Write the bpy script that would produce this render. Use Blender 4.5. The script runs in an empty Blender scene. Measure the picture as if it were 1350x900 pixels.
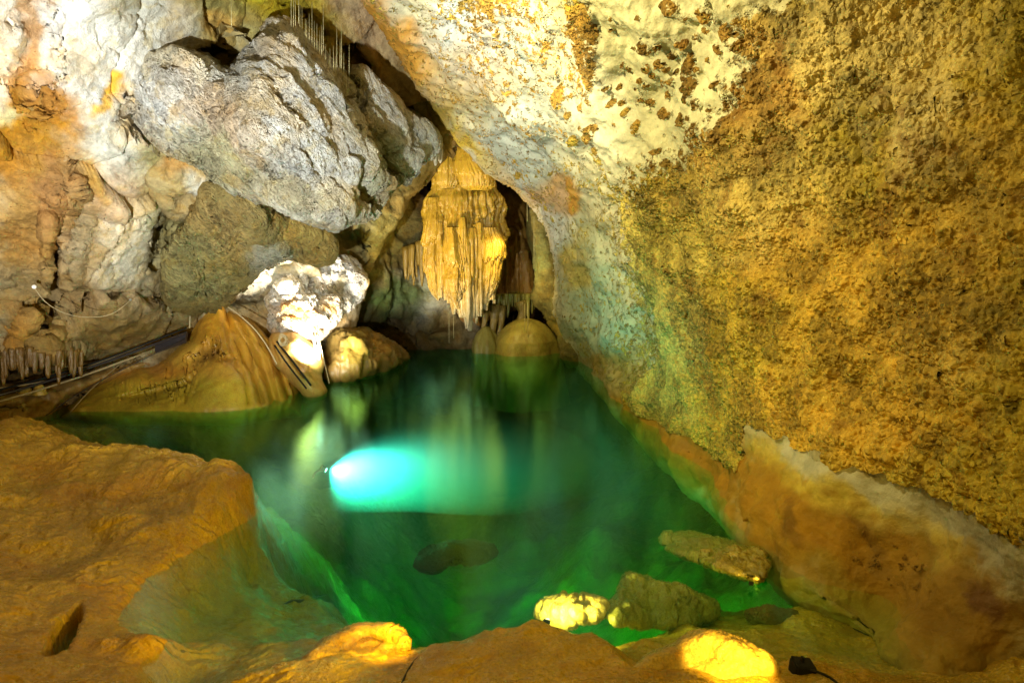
import bpy, math, random
import numpy as np
from mathutils import Vector, Matrix

# ------------------------------------------------------------------ camera, world, lamps, exposure
sc = bpy.context.scene
COL = sc.collection
H, F, PITCH = 1.9, 900.0, math.radians(7.6)
cd = bpy.data.cameras.new("camera"); cam = bpy.data.objects.new("camera", cd); COL.objects.link(cam)
cd.lens = 24.0; cd.sensor_width = 36.0; cd.clip_start = 0.05; cd.clip_end = 300
cam.location = (0, 0, H); cam.rotation_euler = (math.radians(90) - PITCH, 0, 0)
sc.camera = cam
w = bpy.data.worlds.new("World"); sc.world = w; w.use_nodes = True
w.node_tree.nodes["Background"].inputs[0].default_value = (1.0, 0.80, 0.42, 1)
w.node_tree.nodes["Background"].inputs[1].default_value = 0.018
vs = sc.view_settings
vs.view_transform = 'Standard'; vs.look = 'None'; vs.exposure = 0.75; vs.gamma = 1; vs.use_curve_mapping = False
cy = sc.cycles
cy.max_bounces = 6; cy.diffuse_bounces = 3; cy.glossy_bounces = 3; cy.transmission_bounces = 4
cy.transparent_max_bounces = 10; cy.volume_bounces = 0; cy.use_denoising = True
cy.sample_clamp_indirect = 4.0; cy.caustics_reflective = False; cy.caustics_refractive = False

FW = np.array([0, math.cos(PITCH), -math.sin(PITCH)]); UP = np.array([0, math.sin(PITCH), math.cos(PITCH)])
RT = np.array([1.0, 0, 0]); CP = np.array([0, 0, H])

def ray(px, py):
    px = np.asarray(px, float); py = np.asarray(py, float)
    return ((px - 675) / F)[..., None] * RT + ((450 - py) / F)[..., None] * UP + FW
def at(px, py, d):                     # picture coordinates + depth -> a point in the cave
    return CP + np.asarray(d, float)[..., None] * ray(px, py)
def atz(px, py, z=0.0):                # picture coordinates -> the point at height z
    r = ray(px, py); t = (z - H) / r[..., 2]
    return CP + t[..., None] * r

def spot(name, loc, target, power, color, angle=60, blend=0.5, size=0.05):
    l = bpy.data.lights.new(name, 'SPOT'); l.energy = power; l.color = color
    l.spot_size = math.radians(angle); l.spot_blend = blend; l.shadow_soft_size = size
    o = bpy.data.objects.new(name, l); COL.objects.link(o); o.location = Vector(loc)
    o.rotation_euler = (Vector(target) - Vector(loc)).to_track_quat('-Z', 'Y').to_euler()
    return o
def point(name, loc, power, color, size=0.05):
    l = bpy.data.lights.new(name, 'POINT'); l.energy = power; l.color = color; l.shadow_soft_size = size
    o = bpy.data.objects.new(name, l); COL.objects.link(o); o.location = Vector(loc); return o

WARM, AMBER, GOLD, COOL = (1, .82, .50), (1, .60, .10), (1, .68, .20), (.93, .97, .93)
CYAN = (.10, 1.0, 1.0)
# the cave's own lamps (show-cave floodlights), plus two added fills marked below
spot('wall_floodlight', (-1.7, 1.2, 1.0), at(250, 100, 6.0), 1700, COOL, 76, .8, .05)
spot('right_wall_floodlight', at(330, -160, 3.6), at(900, 200, 5.4), 370, (1, .86, .36), 105, .9, .05)
spot('arch_floodlight', at(180, -60, 3.6), at(730, 150, 7.5), 560, (1, .92, .60), 50, .7, .05)
spot('low_right_floodlight', (0.2, 1.4, 2.4), at(1080, 560, 4.4), 44, (1, .74, .12), 120, 1., .12)
spot('shore_fill', (-0.6, 0.2, 2.9), at(330, 720, 4.4), 105, (1, .58, .02), 110, 1., .15)  # unseen fill added for the amber glow on the foreground
spot('alcove_floodlight', at(492, 418, 9.8), at(612, 290, 12.2), 165, (1, .72, .18), 78, .6, .05)
spot('grotto_floodlight', at(408, 470, 8.85), at(415, 380, 9.9), 520, (1, .93, .80), 130, .9, .12)
spot('mound_floodlight', (-1.6, 1.2, 2.3), at(240, 490, 8.6), 120, (1, .66, .08), 44, .9, .1)
spot('back_dome_fill', at(655, 300, 11.0), at(690, 440, 13.2), 60, (1, .78, .26), 75, .9, .1)  # fill added to brighten the far domes, no fixture behind it

# ------------------------------------------------------------------ noise
def _h(ix, iy, iz, s):
    h = (ix.astype(np.uint32) * np.uint32(374761393) + iy.astype(np.uint32) * np.uint32(668265263)
         + iz.astype(np.uint32) * np.uint32(2147483647 - 58) + np.uint32(s * 974711 + 17))
    h = (h ^ (h >> np.uint32(13))) * np.uint32(1274126177)
    h = (h ^ (h >> np.uint32(15))) * np.uint32(2246822519)
    return ((h ^ (h >> np.uint32(16))) & np.uint32(0xffffff)).astype(np.float64) / float(0xffffff)
def vnoise(p, s=0):
    i = np.floor(p).astype(np.int64); f = p - i; u = f * f * f * (f * (f * 6 - 15) + 10)
    r = 0
    for dx in (0, 1):
        wx = u[..., 0] if dx else 1 - u[..., 0]
        for dy in (0, 1):
            wy = u[..., 1] if dy else 1 - u[..., 1]
            for dz in (0, 1):
                wz = u[..., 2] if dz else 1 - u[..., 2]
                r = r + wx * wy * wz * _h(i[..., 0] + dx, i[..., 1] + dy, i[..., 2] + dz, s)
    return r * 2 - 1
def fbm(p, o=4, s=0, g=0.5):
    a, r, q = 1.0, 0, p
    for k in range(o):
        r = r + a * vnoise(q + 13.7 * k, s + k); a *= g; q = q * 2.03
    return r
def ridged(p, o=4, s=0, g=0.5):
    a, r, q = 1.0, 0, p
    for k in range(o):
        r = r + a * (1 - 2 * np.abs(vnoise(q + 7.3 * k, s + k))); a *= g; q = q * 2.07
    return r
def worley(p, s=0):
    i = np.floor(p).astype(np.int64); f = p - i
    b1 = np.full(p.shape[:-1], 9.0); b2 = b1.copy(); idv = np.zeros_like(b1)
    for dx in (-1, 0, 1):
        for dy in (-1, 0, 1):
            for dz in (-1, 0, 1):
                c = (i[..., 0] + dx, i[..., 1] + dy, i[..., 2] + dz)
                d = np.sqrt((dx + _h(*c, s) - f[..., 0]) ** 2 + (dy + _h(*c, s + 1) - f[..., 1]) ** 2 + (dz + _h(*c, s + 2) - f[..., 2]) ** 2)
                m = d < b1
                b2 = np.where(m, b1, np.minimum(b2, d)); idv = np.where(m, _h(*c, s + 3), idv); b1 = np.where(m, d, b1)
    return b1, b2, idv
def facets(p, s=0):                    # broken planes: every cell of rock is a tilted flat face
    i = np.floor(p).astype(np.int64); f = p - i; b1 = np.full(p.shape[:-1], 9.0); b2 = b1.copy(); v1 = np.zeros_like(b1)
    for dx in (-1, 0, 1):
        for dy in (-1, 0, 1):
            for dz in (-1, 0, 1):
                c = (i[..., 0] + dx, i[..., 1] + dy, i[..., 2] + dz)
                ux, uy, uz = dx + _h(*c, s) - f[..., 0], dy + _h(*c, s + 1) - f[..., 1], dz + _h(*c, s + 2) - f[..., 2]
                d = np.sqrt(ux * ux + uy * uy + uz * uz); m = d < b1
                v = ux * (_h(*c, s + 4) * 2 - 1) + uy * (_h(*c, s + 5) * 2 - 1) + uz * (_h(*c, s + 6) * 2 - 1) + .5 * (_h(*c, s + 7) - .5)
                b2 = np.where(m, b1, np.minimum(b2, d)); v1 = np.where(m, v, v1); b1 = np.where(m, d, b1)
    return v1 - .25 * (1 - sstep(0, .05, b2 - b1))
def sstep(a, b, x):
    t = np.clip((x - a) / (b - a), 0, 1); return t * t * (3 - 2 * t)

class RBF:                             # smooth surface through control points
    def __init__(s, pts, val, lam=1e-3):
        s.p = np.array(pts, float); s.sc = s.p.std(); q = s.p / s.sc; n = len(q)
        K = s.k(np.linalg.norm(q[:, None] - q[None], axis=-1)) + lam * np.eye(n)
        P = np.c_[np.ones(n), q]; A = np.block([[K, P], [P.T, np.zeros((P.shape[1],) * 2)]])
        s.w = np.linalg.solve(A, np.r_[np.array(val, float), np.zeros(P.shape[1])])
    def k(s, r): return r
    def __call__(s, x):
        x = np.asarray(x, float) / s.sc; q = s.p / s.sc; out = s.w[len(q)] + x @ s.w[len(q) + 1:]
        for i in range(len(q)): out = out + s.w[i] * s.k(np.linalg.norm(x - q[i], axis=-1))
        return out

e1 = np.array([.60, .30, -.74]); e1 /= np.linalg.norm(e1); e2 = np.cross(e1, [0, 1, 0]); e2 /= np.linalg.norm(e2); e3 = np.cross(e1, e2)
STR = np.stack([e1 * .6, e2 * 2.4, e3 * 1.6], 1)       # frame of the diagonal striations in the left rock
# ------------------------------------------------------------------ materials
class NT:
    def __init__(s, name):
        s.m = bpy.data.materials.new(name); s.m.use_nodes = True; s.t = s.m.node_tree; s.t.nodes.clear()
        s.out = s.n('ShaderNodeOutputMaterial')
        s.co = s.n('ShaderNodeNewGeometry').outputs['Position']
    def n(s, typ, **k):
        x = s.t.nodes.new(typ)
        for a, b in k.items(): setattr(x, a, b)
        return x
    def set(s, sock, v):
        if isinstance(v, bpy.types.NodeSocket): s.t.links.new(v, sock)
        elif v is not None: sock.default_value = v
    def math(s, op, a, b=None, c=None, clamp=False):
        x = s.n('ShaderNodeMath', operation=op, use_clamp=clamp)
        for i, v in enumerate((a, b, c)): s.set(x.inputs[i], v)
        return x.outputs[0]
    def noise(s, scale, detail=4, rough=.55, vec=None, dist=0, typ='FBM'):
        x = s.n('ShaderNodeTexNoise', noise_type=typ); s.set(x.inputs['Vector'], vec or s.co); x.inputs['Scale'].default_value = scale
        x.inputs['Detail'].default_value = detail; x.inputs['Roughness'].default_value = rough; x.inputs['Distortion'].default_value = dist
        return x.outputs['Fac']
    def vor(s, scale, feat='F1', vec=None, out='Distance', rnd=1, smooth=None):
        x = s.n('ShaderNodeTexVoronoi', feature=feat); s.set(x.inputs['Vector'], vec or s.co); x.inputs['Scale'].default_value = scale
        x.inputs['Randomness'].default_value = rnd
        if smooth is not None: x.inputs['Smoothness'].default_value = smooth
        return x.outputs[out]
    def ramp(s, f, a, b, lo=0, hi=1):
        x = s.n('ShaderNodeMapRange', interpolation_type='SMOOTHSTEP'); s.set(x.inputs[0], f)
        for i, v in enumerate((a, b, lo, hi)): s.set(x.inputs[i + 1], v)
        return x.outputs[0]
    def mix(s, f, a, b, bt='MIX'):
        x = s.n('ShaderNodeMix', data_type='RGBA', blend_type=bt); s.set(x.inputs[0], f)
        s.set(x.inputs[6], a if isinstance(a, bpy.types.NodeSocket) else (*a, 1)); s.set(x.inputs[7], b if isinstance(b, bpy.types.NodeSocket) else (*b, 1))
        return x.outputs[2]
    def attr(s, name, out='Color'):
        x = s.n('ShaderNodeAttribute'); x.attribute_name = name; return x.outputs[out]
    def scale(s, v, col):
        x = s.n('ShaderNodeVectorMath', operation='SCALE'); s.set(x.inputs[0], col); s.set(x.inputs['Scale'], v); return x.outputs[0]
    def stretch(s, vec, rot, scl):
        x = s.n('ShaderNodeMapping'); s.set(x.inputs[0], vec); x.inputs['Rotation'].default_value = rot; x.inputs['Scale'].default_value = scl
        return x.outputs[0]
    def frame(s, M3):
        x = s.n('ShaderNodeCombineXYZ')
        for i in range(3):
            d = s.n('ShaderNodeVectorMath', operation='DOT_PRODUCT'); s.set(d.inputs[0], s.co); d.inputs[1].default_value = tuple(float(a) for a in M3[:, i]); s.set(x.inputs[i], d.outputs['Value'])
        return x.outputs[0]
    def bsdf(s, col, rough, spec=.4, bump=None, bstr=.5, bdist=.02):
        x = s.n('ShaderNodeBsdfPrincipled'); s.set(x.inputs['Base Color'], col if isinstance(col, bpy.types.NodeSocket) else (*col, 1))
        s.set(x.inputs['Roughness'], rough); x.inputs['Specular IOR Level'].default_value = spec
        if bump is not None:
            b = s.n('ShaderNodeBump'); b.inputs['Strength'].default_value = bstr; b.inputs['Distance'].default_value = bdist
            s.set(b.inputs['Height'], bump); s.t.links.new(b.outputs[0], x.inputs['Normal'])
        s.t.links.new(x.outputs[0], s.out.inputs[0]); return x
    def disp(s, h, scale=1.0):
        d = s.n('ShaderNodeDisplacement'); s.set(d.inputs['Height'], h); d.inputs['Midlevel'].default_value = 0; d.inputs['Scale'].default_value = scale
        s.t.links.new(d.outputs[0], s.out.inputs['Displacement']); s.m.displacement_method = 'BOTH'

def rock_mat(name, rough=.75, spec=.3, grain=.012, speck=.5, stri=0.0, wet=0.0):
    t = NT(name); tint = t.attr('tint')
    n1 = t.noise(3.0, 6, .62); n2 = t.noise(22, 5, .65); n3 = t.noise(95, 3, .6)
    k = t.math('ADD', t.ramp(n1, .3, .7, .72, 1.22), t.ramp(n2, .3, .7, -.20, .20))
    col = t.scale(k, tint)
    warm = t.ramp(t.noise(1.7, 5, .6), .48, .66)
    col = t.mix(t.math('MULTIPLY', warm, .5), col, t.mix(1, col, (1.0, .72, .32), 'MULTIPLY'))
    col = t.mix(t.math('MULTIPLY', t.ramp(t.noise(6.5, 5, .65), .52, .62), .5), col, t.mix(1, col, (.95, .80, .45), 'MULTIPLY'))
    pits = t.ramp(t.vor(34), .0, .26, 1, 0)                     # dark specks and pits
    pm = t.math('MULTIPLY', pits, t.ramp(n2, .50, .62))
    col = t.mix(t.math('MULTIPLY', pm, speck), col, (.05, .035, .012))
    h = t.math('ADD', t.math('MULTIPLY', n2, 1.0), t.math('MULTIPLY', n3, .35))
    if stri:
        v = t.frame(STR)
        sn = t.noise(7, 6, .72, vec=v); h = t.math('ADD', h, t.math('MULTIPLY', sn, stri))
        v2 = t.noise(16, 5, .7, vec=v)
        col = t.mix(t.math('MULTIPLY', t.ramp(v2, .54, .64), .55 * speck * 2), col, (.10, .085, .045))
    h = t.math('SUBTRACT', h, t.math('MULTIPLY', pm, .8))
    r = t.ramp(n1, .35, .65, rough - .12 - wet, rough)
    t.bsdf(col, r, spec)
    t.disp(h, grain); return t.m

def flow_mat(name, rough=.42, grain=.006, scale=14, flute=0.0, spec=.5, rim=0):
    t = NT(name); tint = t.attr('tint')
    v = t.stretch(t.co, (0, 0, 0), (1, 1, .35))
    n1 = t.noise(2.6, 5, .6, vec=v); n2 = t.noise(scale, 5, .6, vec=v); n3 = t.noise(90, 3, .6)
    col = t.scale(t.math('ADD', t.ramp(n1, .3, .7, .72, 1.2), t.ramp(n3, .3, .7, -.20, .18)), tint)
    col = t.mix(t.math('MULTIPLY', t.ramp(n2, .52, .64), .35), col, t.mix(1, col, (.75, .48, .3), 'MULTIPLY'))
    h = t.math('ADD', n2, t.math('MULTIPLY', n3, .3))
    if rim:                                                   # tiny rimstone dams
        x = t.n('ShaderNodeTexWave', wave_type='BANDS', bands_direction='DIAGONAL'); t.set(x.inputs[0], t.stretch(t.co, (0, 0, 2.1), (1, 1, .3)))
        x.inputs['Scale'].default_value = 3.0; x.inputs['Distortion'].default_value = 16; x.inputs['Detail'].default_value = 4; x.inputs['Detail Scale'].default_value = 1.3
        h = t.math('ADD', h, t.math('MULTIPLY', t.math('MULTIPLY', x.outputs['Fac'], t.ramp(n1, .4, .65)), rim))
    if flute:
        f = t.noise(40, 3, .5, vec=t.stretch(t.co, (0, 0, 0), (1, 1, .08))); h = t.math('ADD', h, t.math('MULTIPLY', f, flute))
    t.bsdf(col, t.ramp(n2, .35, .65, rough - .12, rough + .12), spec)
    t.disp(h, grain); return t.m

def popcorn_mat():
    t = NT('popcorn_calcite'); tint = t.attr('tint'); cover = t.attr('cover', 'Fac'); crust = t.attr('crust')
    edge = t.noise(13, 5, .66)
    big = t.noise(2.2, 4, .6)
    thr = t.math('ADD', t.math('MULTIPLY', edge, .8), t.math('MULTIPLY', big, .2))
    x = t.math('SUBTRACT', t.math('ADD', t.math('MULTIPLY', cover, 1.0), thr), 1.0)     # >0 covered
    mask = t.ramp(x, -.012, .05)
    warp = t.n('ShaderNodeVectorMath', operation='ADD'); nv = t.n('ShaderNodeTexNoise'); t.set(nv.inputs['Vector'], t.co); nv.inputs['Scale'].default_value = 14
    sv = t.n('ShaderNodeVectorMath', operation='SCALE'); t.set(sv.inputs[0], nv.outputs['Color']); sv.inputs['Scale'].default_value = .012
    t.set(warp.inputs[0], t.co); t.set(warp.inputs[1], sv.outputs[0]); wv = warp.outputs[0]
    a = t.vor(12.0, vec=wv); b = t.vor(36.0, vec=wv); c = t.vor(85.0, vec=wv)
    ha = t.ramp(a, 0, .75, 1, 0); hb = t.ramp(b, 0, .7, 1, 0); hc = t.ramp(c, 0, .75, 1, 0)
    knob = t.math('ADD', t.math('ADD', t.math('MULTIPLY', ha, .024), t.math('MULTIPLY', hb, .017)), t.math('MULTIPLY', hc, .004))
    hp = t.math('MULTIPLY', mask, t.math('ADD', knob, .012))
    sm = t.math('ADD', t.math('MULTIPLY', t.noise(12, 5, .6), .010), t.math('MULTIPLY', t.noise(60, 3, .6), .006))
    h = t.math('ADD', sm, hp)
    vc = t.vor(36.0, vec=wv, out='Color'); sep = t.n('ShaderNodeSeparateColor'); t.set(sep.inputs[0], vc)
    var = t.math('ADD', t.math('MULTIPLY', sep.outputs[0], .55), t.ramp(big, .38, .62, .35, 1.0))
    cc = t.scale(var, crust)
    pale = t.math('MULTIPLY', t.math('MULTIPLY', hc, hb), t.ramp(t.noise(5, 4), .40, .60))
    cc = t.mix(t.math('MULTIPLY', pale, .6), cc, (.62, .50, .20))
    cc = t.mix(t.math('MULTIPLY', t.ramp(t.noise(3.1, 4, .7), .56, .68), .55), cc, (.22, .10, .02))
    base = t.scale(t.ramp(t.noise(6, 6, .65), .3, .7, .80, 1.12), tint)
    base = t.mix(t.math('MULTIPLY', t.ramp(t.noise(45, 4, .7), .58, .68), .22), base, (.30, .24, .10))
    t.bsdf(t.mix(mask, base, cc), .78, .25)
    t.disp(h, 1.0); return t.m

def plain(name, col, rough=.5, metal=0, noise=.15):
    t = NT(name); c = t.scale(t.ramp(t.noise(30, 3), .3, .7, 1 - noise, 1 + noise), (*col,))
    b = t.bsdf(c, rough); b.inputs['Metallic'].default_value = metal; return t.m
def glow(name, col, s):
    t = NT(name); e = t.n('ShaderNodeEmission'); e.inputs[0].default_value = (*col, 1); e.inputs[1].default_value = s
    t.t.links.new(e.outputs[0], t.out.inputs[0]); return t.m

M = dict(rock=rock_mat('limestone', .8, .25, .02, .6, .0), strip=rock_mat('striated_limestone', .8, .25, .045, .6, 1.6),
         brown=rock_mat('brown_rock', .7, .3, .03, .3), bright=rock_mat('crusted_white_rock', .8, .2, .05, .9, .3),
         flow=flow_mat('flowstone', .42, .010, 12), shore=flow_mat('wet_flowstone', .30, .018, 16, spec=.55, rim=1.0),
         drape=flow_mat('drapery_calcite', .40, .010, 26, flute=1.2), pop=popcorn_mat(),
         straw=plain('straw_calcite', (.50, .44, .22), .4), black=plain('black_rubber', (.008, .008, .008), .85),
         metal=plain('galvanised_metal', (.45, .44, .42), .35, .8), dark=plain('dark_pipe', (.03, .025, .03), .35),
         rope=plain('pale_rope', (.62, .52, .32), .8), white=plain('white_plastic', (.8, .8, .78), .4), wire=plain('grey_wire', (.35, .28, .16), .5),
         gy=glow('yellow_lamp_glass', (1, .72, .12), 18), gc=glow('cyan_lamp_glass', (.35, 1, .9), 30))

# ------------------------------------------------------------------ object helpers
def tag(o, label=None, cat=None, group=None, kind=None):
    if label: o['label'] = label
    if cat: o['category'] = cat
    if group: o['group'] = group
    if kind: o['kind'] = kind
    return o
def mesh_obj(name, V, Fc, mat, parent=None, attrs=None, smooth=True):
    V = np.asarray(V, float); base = np.zeros(3)
    if parent is None and len(V):
        base = np.array([V[:, 0].mean(), V[:, 1].mean(), V[:, 2].min()])
    me = bpy.data.meshes.new(name); Fc = np.asarray(Fc, np.int32)
    me.vertices.add(len(V)); 
    pb = np.zeros(3) if parent is None else np.array(parent.location)
    me.vertices.foreach_set('co', (V - base - pb).astype(np.float32).ravel())
    k = Fc.shape[1]; me.loops.add(Fc.size); me.loops.foreach_set('vertex_index', Fc.ravel())
    me.polygons.add(len(Fc)); me.polygons.foreach_set('loop_start', np.arange(0, Fc.size, k, dtype=np.int32)); 
    me.polygons.foreach_set('use_smooth', np.full(len(Fc), smooth))
    me.update(calc_edges=True)
    for an, v in (attrs or {}).items():
        v = np.asarray(v, np.float32)
        if v.ndim == 2:
            a = me.attributes.new(an, 'FLOAT_COLOR', 'POINT'); a.data.foreach_set('color', np.c_[v, np.ones(len(v))].astype(np.float32).ravel())
        else:
            a = me.attributes.new(an, 'FLOAT', 'POINT'); a.data.foreach_set('value', v)
    me.materials.append(mat); o = bpy.data.objects.new(name, me); COL.objects.link(o)
    o.location = Vector(base); 
    if parent is not None: o.parent = parent
    return o
def empty(name, loc):
    o = bpy.data.objects.new(name, None); COL.objects.link(o); o.location = Vector(loc); o.empty_display_size = .1; return o

def chaikin(P, n=1, closed=True):
    P = np.array(P, float)
    for _ in range(n):
        Q = np.roll(P, -1, 0) if closed else P[1:]; A = P if closed else P[:-1]
        P = np.stack([A * .75 + Q * .25, A * .25 + Q * .75], 1).reshape(-1, P.shape[1])
    return P
def rough_outline(P, amp, seed, seg=6):
    P = np.array(P, float); out = []
    for i in range(len(P)):
        a, b = P[i], P[(i + 1) % len(P)]; L = np.linalg.norm(b - a); n = max(1, int(L / seg)); nn = np.array([-(b - a)[1], (b - a)[0]]) / (L + 1e-9)
        for k in range(n):
            q = a + (b - a) * k / n; z = fbm(np.array([[q[0] / 26, q[1] / 26, seed * 3.1]]), 4, seed)[0]
            out.append(q + nn * z * amp)
    return np.array(out)
def signed(P, x, y):
    A = P; B = np.roll(P, -1, 0); best = np.full(x.shape, 1e18); cx = np.zeros_like(x); cyy = np.zeros_like(y); ins = np.zeros(x.shape, bool)
    for (ax, ay), (bx, by) in zip(A, B):
        dx, dy = bx - ax, by - ay; L = dx * dx + dy * dy + 1e-12
        t = np.clip(((x - ax) * dx + (y - ay) * dy) / L, 0, 1); qx = ax + t * dx; qy = ay + t * dy
        d = (x - qx) ** 2 + (y - qy) ** 2; m = d < best
        best = np.where(m, d, best); cx = np.where(m, qx, cx); cyy = np.where(m, qy, cyy)
        c = ((ay > y) != (by > y)) & (x < dx * (y - ay) / (dy + 1e-12) + ax); ins ^= c
    d = np.sqrt(best); return np.where(ins, d, -d), cx, cyy
def segdist(x, y, L):
    best = np.full(x.shape, 1e18)
    for (ax, ay), (bx, by) in zip(L[:-1], L[1:]):
        dx, dy = bx - ax, by - ay; t = np.clip(((x - ax) * dx + (y - ay) * dy) / (dx * dx + dy * dy + 1e-9), 0, 1)
        best = np.minimum(best, (x - ax - t * dx) ** 2 + (y - ay - t * dy) ** 2)
    return np.sqrt(best)
def ell(x, y, cx, cyy, rx, ry, ang):
    a = math.radians(ang); u = (x - cx) * math.cos(a) + (y - cyy) * math.sin(a); v = -(x - cx) * math.sin(a) + (y - cyy) * math.cos(a)
    return np.sqrt((u / rx) ** 2 + (v / ry) ** 2)
def paint(x, y, base, splats, seed=1, warp=14, vs=None, soft=.55):
    n = x.shape; q = np.stack([x / 34, y / 34, np.full(n, seed * 5.3)], -1)
    wx = x + warp * fbm(q, 4, seed + 50); wy = y + warp * fbm(q, 4, seed + 70)
    C = np.broadcast_to(np.array(base, float), (*n, 3)).copy()
    rag = .22 * fbm(q * 2.3, 4, seed + 90)
    for (cx, cyy, rx, ry, ang, col, st) in splats:
        r = ell(wx, wy, cx, cyy, rx, ry, ang) + rag
        m = (1 - sstep(1 - soft, 1 + soft, r)) * st
        C += m[..., None] * (np.array(col) - C)
    return C

def patch(name, outline, ctrl, mat, step=2.2, margin=26, roll=30, rolld=.4, skirt=1.0, rough=3, noise=(), dents=(), cracks=(), base=(.4, .35, .25),
          splats=(), seed=1, extra=None, warp=14, clip=(-260, 1610, -260, 1000), smooth_out=1, field=None):
    """a body of rock: outline and depths give its face, the rim rolls round and runs back into the rock behind it"""
    O = rough_outline(chaikin(outline, smooth_out), rough, seed) if rough else chaikin(outline, smooth_out)
    x0, x1 = O[:, 0].min() - margin, O[:, 0].max() + margin; y0, y1 = O[:, 1].min() - margin, O[:, 1].max() + margin
    gx = np.arange(x0, x1 + step, step); gy = np.arange(y0, y1 + step, step); X, Y = np.meshgrid(gx, gy)
    sd, cx, cyy = signed(O[::1], X, Y)
    R = RBF([c[:2] for c in ctrl], [c[2] for c in ctrl])
    o = sd < 0; k = np.clip(-sd / margin, 0, 1)
    inx = cx + (cx - X) * .12; iny = cyy + (cyy - Y) * .12
    PX = np.where(o, inx, X); PY = np.where(o, iny, Y)
    D = R(np.stack([PX, PY], -1))
    ss = np.clip(sd, 0, roll) / roll
    D = D + rolld * (1 - np.sqrt(np.clip(1 - (1 - ss) ** 2, 0, 1)))
    D = D + np.where(o, skirt * k, 0)
    ins = sstep(0, 14, sd)
    for (ax, ay, rx, ry, ang, dd, hard) in dents:
        q = np.stack([PX / 22, PY / 22, np.full(PX.shape, seed * 1.0)], -1)
        r = ell(PX, PY, ax, ay, rx, ry, ang) + .28 * fbm(q, 4, seed + 33)
        D = D + dd * (1 - sstep(1 - hard, 1 + hard, r)) * ins
    wob = fbm(np.stack([PX / 18, PY / 18, np.zeros(PX.shape)], -1), 4, seed + 11)
    wob2 = fbm(np.stack([PX / 18, PY / 18, np.ones(PX.shape) * 4], -1), 4, seed + 12)
    for (L, wd, dd) in cracks:
        r = segdist(PX + wob * 5, PY + wob2 * 5, L) / (wd * (1 + .4 * wob))
        D = D + dd * (1 - sstep(.2, 1, r)) * ins
    if field is not None: D = D + field(PX, PY, sd)
    P = at(PX, PY, D)
    nrm = np.cross(np.gradient(P, axis=1), np.gradient(P, axis=0)); nrm /= np.linalg.norm(nrm, axis=-1, keepdims=True) + 1e-9
    s = np.sign((nrm * (CP - P)).sum(-1, keepdims=True)); s[s == 0] = 1; nrm = nrm * s
    if noise:
        dsp = 0
        for (kind, sc_, amp, stretch) in noise:
            q = P * sc_
            if stretch is not None: q = (P @ stretch) * sc_
            if kind == 'f': dsp = dsp + amp * fbm(q, 5, seed)
            elif kind == 'r': dsp = dsp + amp * ridged(q, 5, seed + 5)
            elif kind == 'p':
                dsp = dsp + amp * facets(q + .12 * np.stack([vnoise(q * 3, 3), vnoise(q * 3, 4), vnoise(q * 3, 5)], -1), seed + 19)
            elif kind == 'w':
                f1, f2, idv = worley(q + .25 * np.stack([vnoise(q * 2, 3), vnoise(q * 2, 4), vnoise(q * 2, 5)], -1), seed + 9)
                dsp = dsp + amp * (idv - .5) * sstep(0, .12, f2 - f1) + amp * .5 * (sstep(0, .1, f2 - f1) - 1)
        P = P + nrm * (np.broadcast_to(dsp, sd.shape) * (.35 + .65 * sstep(-2, 16, sd)))[..., None]
    C = paint(PX, PY, base, splats, seed, warp)
    ok = sd > -margin
    fm = ok[:-1, :-1] & ok[1:, :-1] & ok[:-1, 1:] & ok[1:, 1:]
    idx = np.arange(X.size).reshape(X.shape)
    Fc = np.stack([idx[:-1, :-1][fm], idx[1:, :-1][fm], idx[1:, 1:][fm], idx[:-1, 1:][fm]], -1)
    used, inv = np.unique(Fc, return_inverse=True); Fc = inv.reshape(Fc.shape)
    at_ = {'tint': C.reshape(-1, 3)[used]}
    if extra:
        for an, fn in extra.items():
            v = fn(PX, PY); at_[an] = (v.reshape(-1, 3) if v.ndim == 3 else v.reshape(-1))[used]
    return mesh_obj(name, P.reshape(-1, 3)[used], Fc, mat, attrs=at_)

def rotmat(ax, ay, az, sx, sy, sz):
    m = Matrix.Rotation(az, 3, 'Z') @ Matrix.Rotation(ay, 3, 'Y') @ Matrix.Rotation(ax, 3, 'X')
    return np.array(m).T @ np.diag([sx, sy, sz]) if False else np.array(m) @ np.diag([sx, sy, sz])

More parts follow.
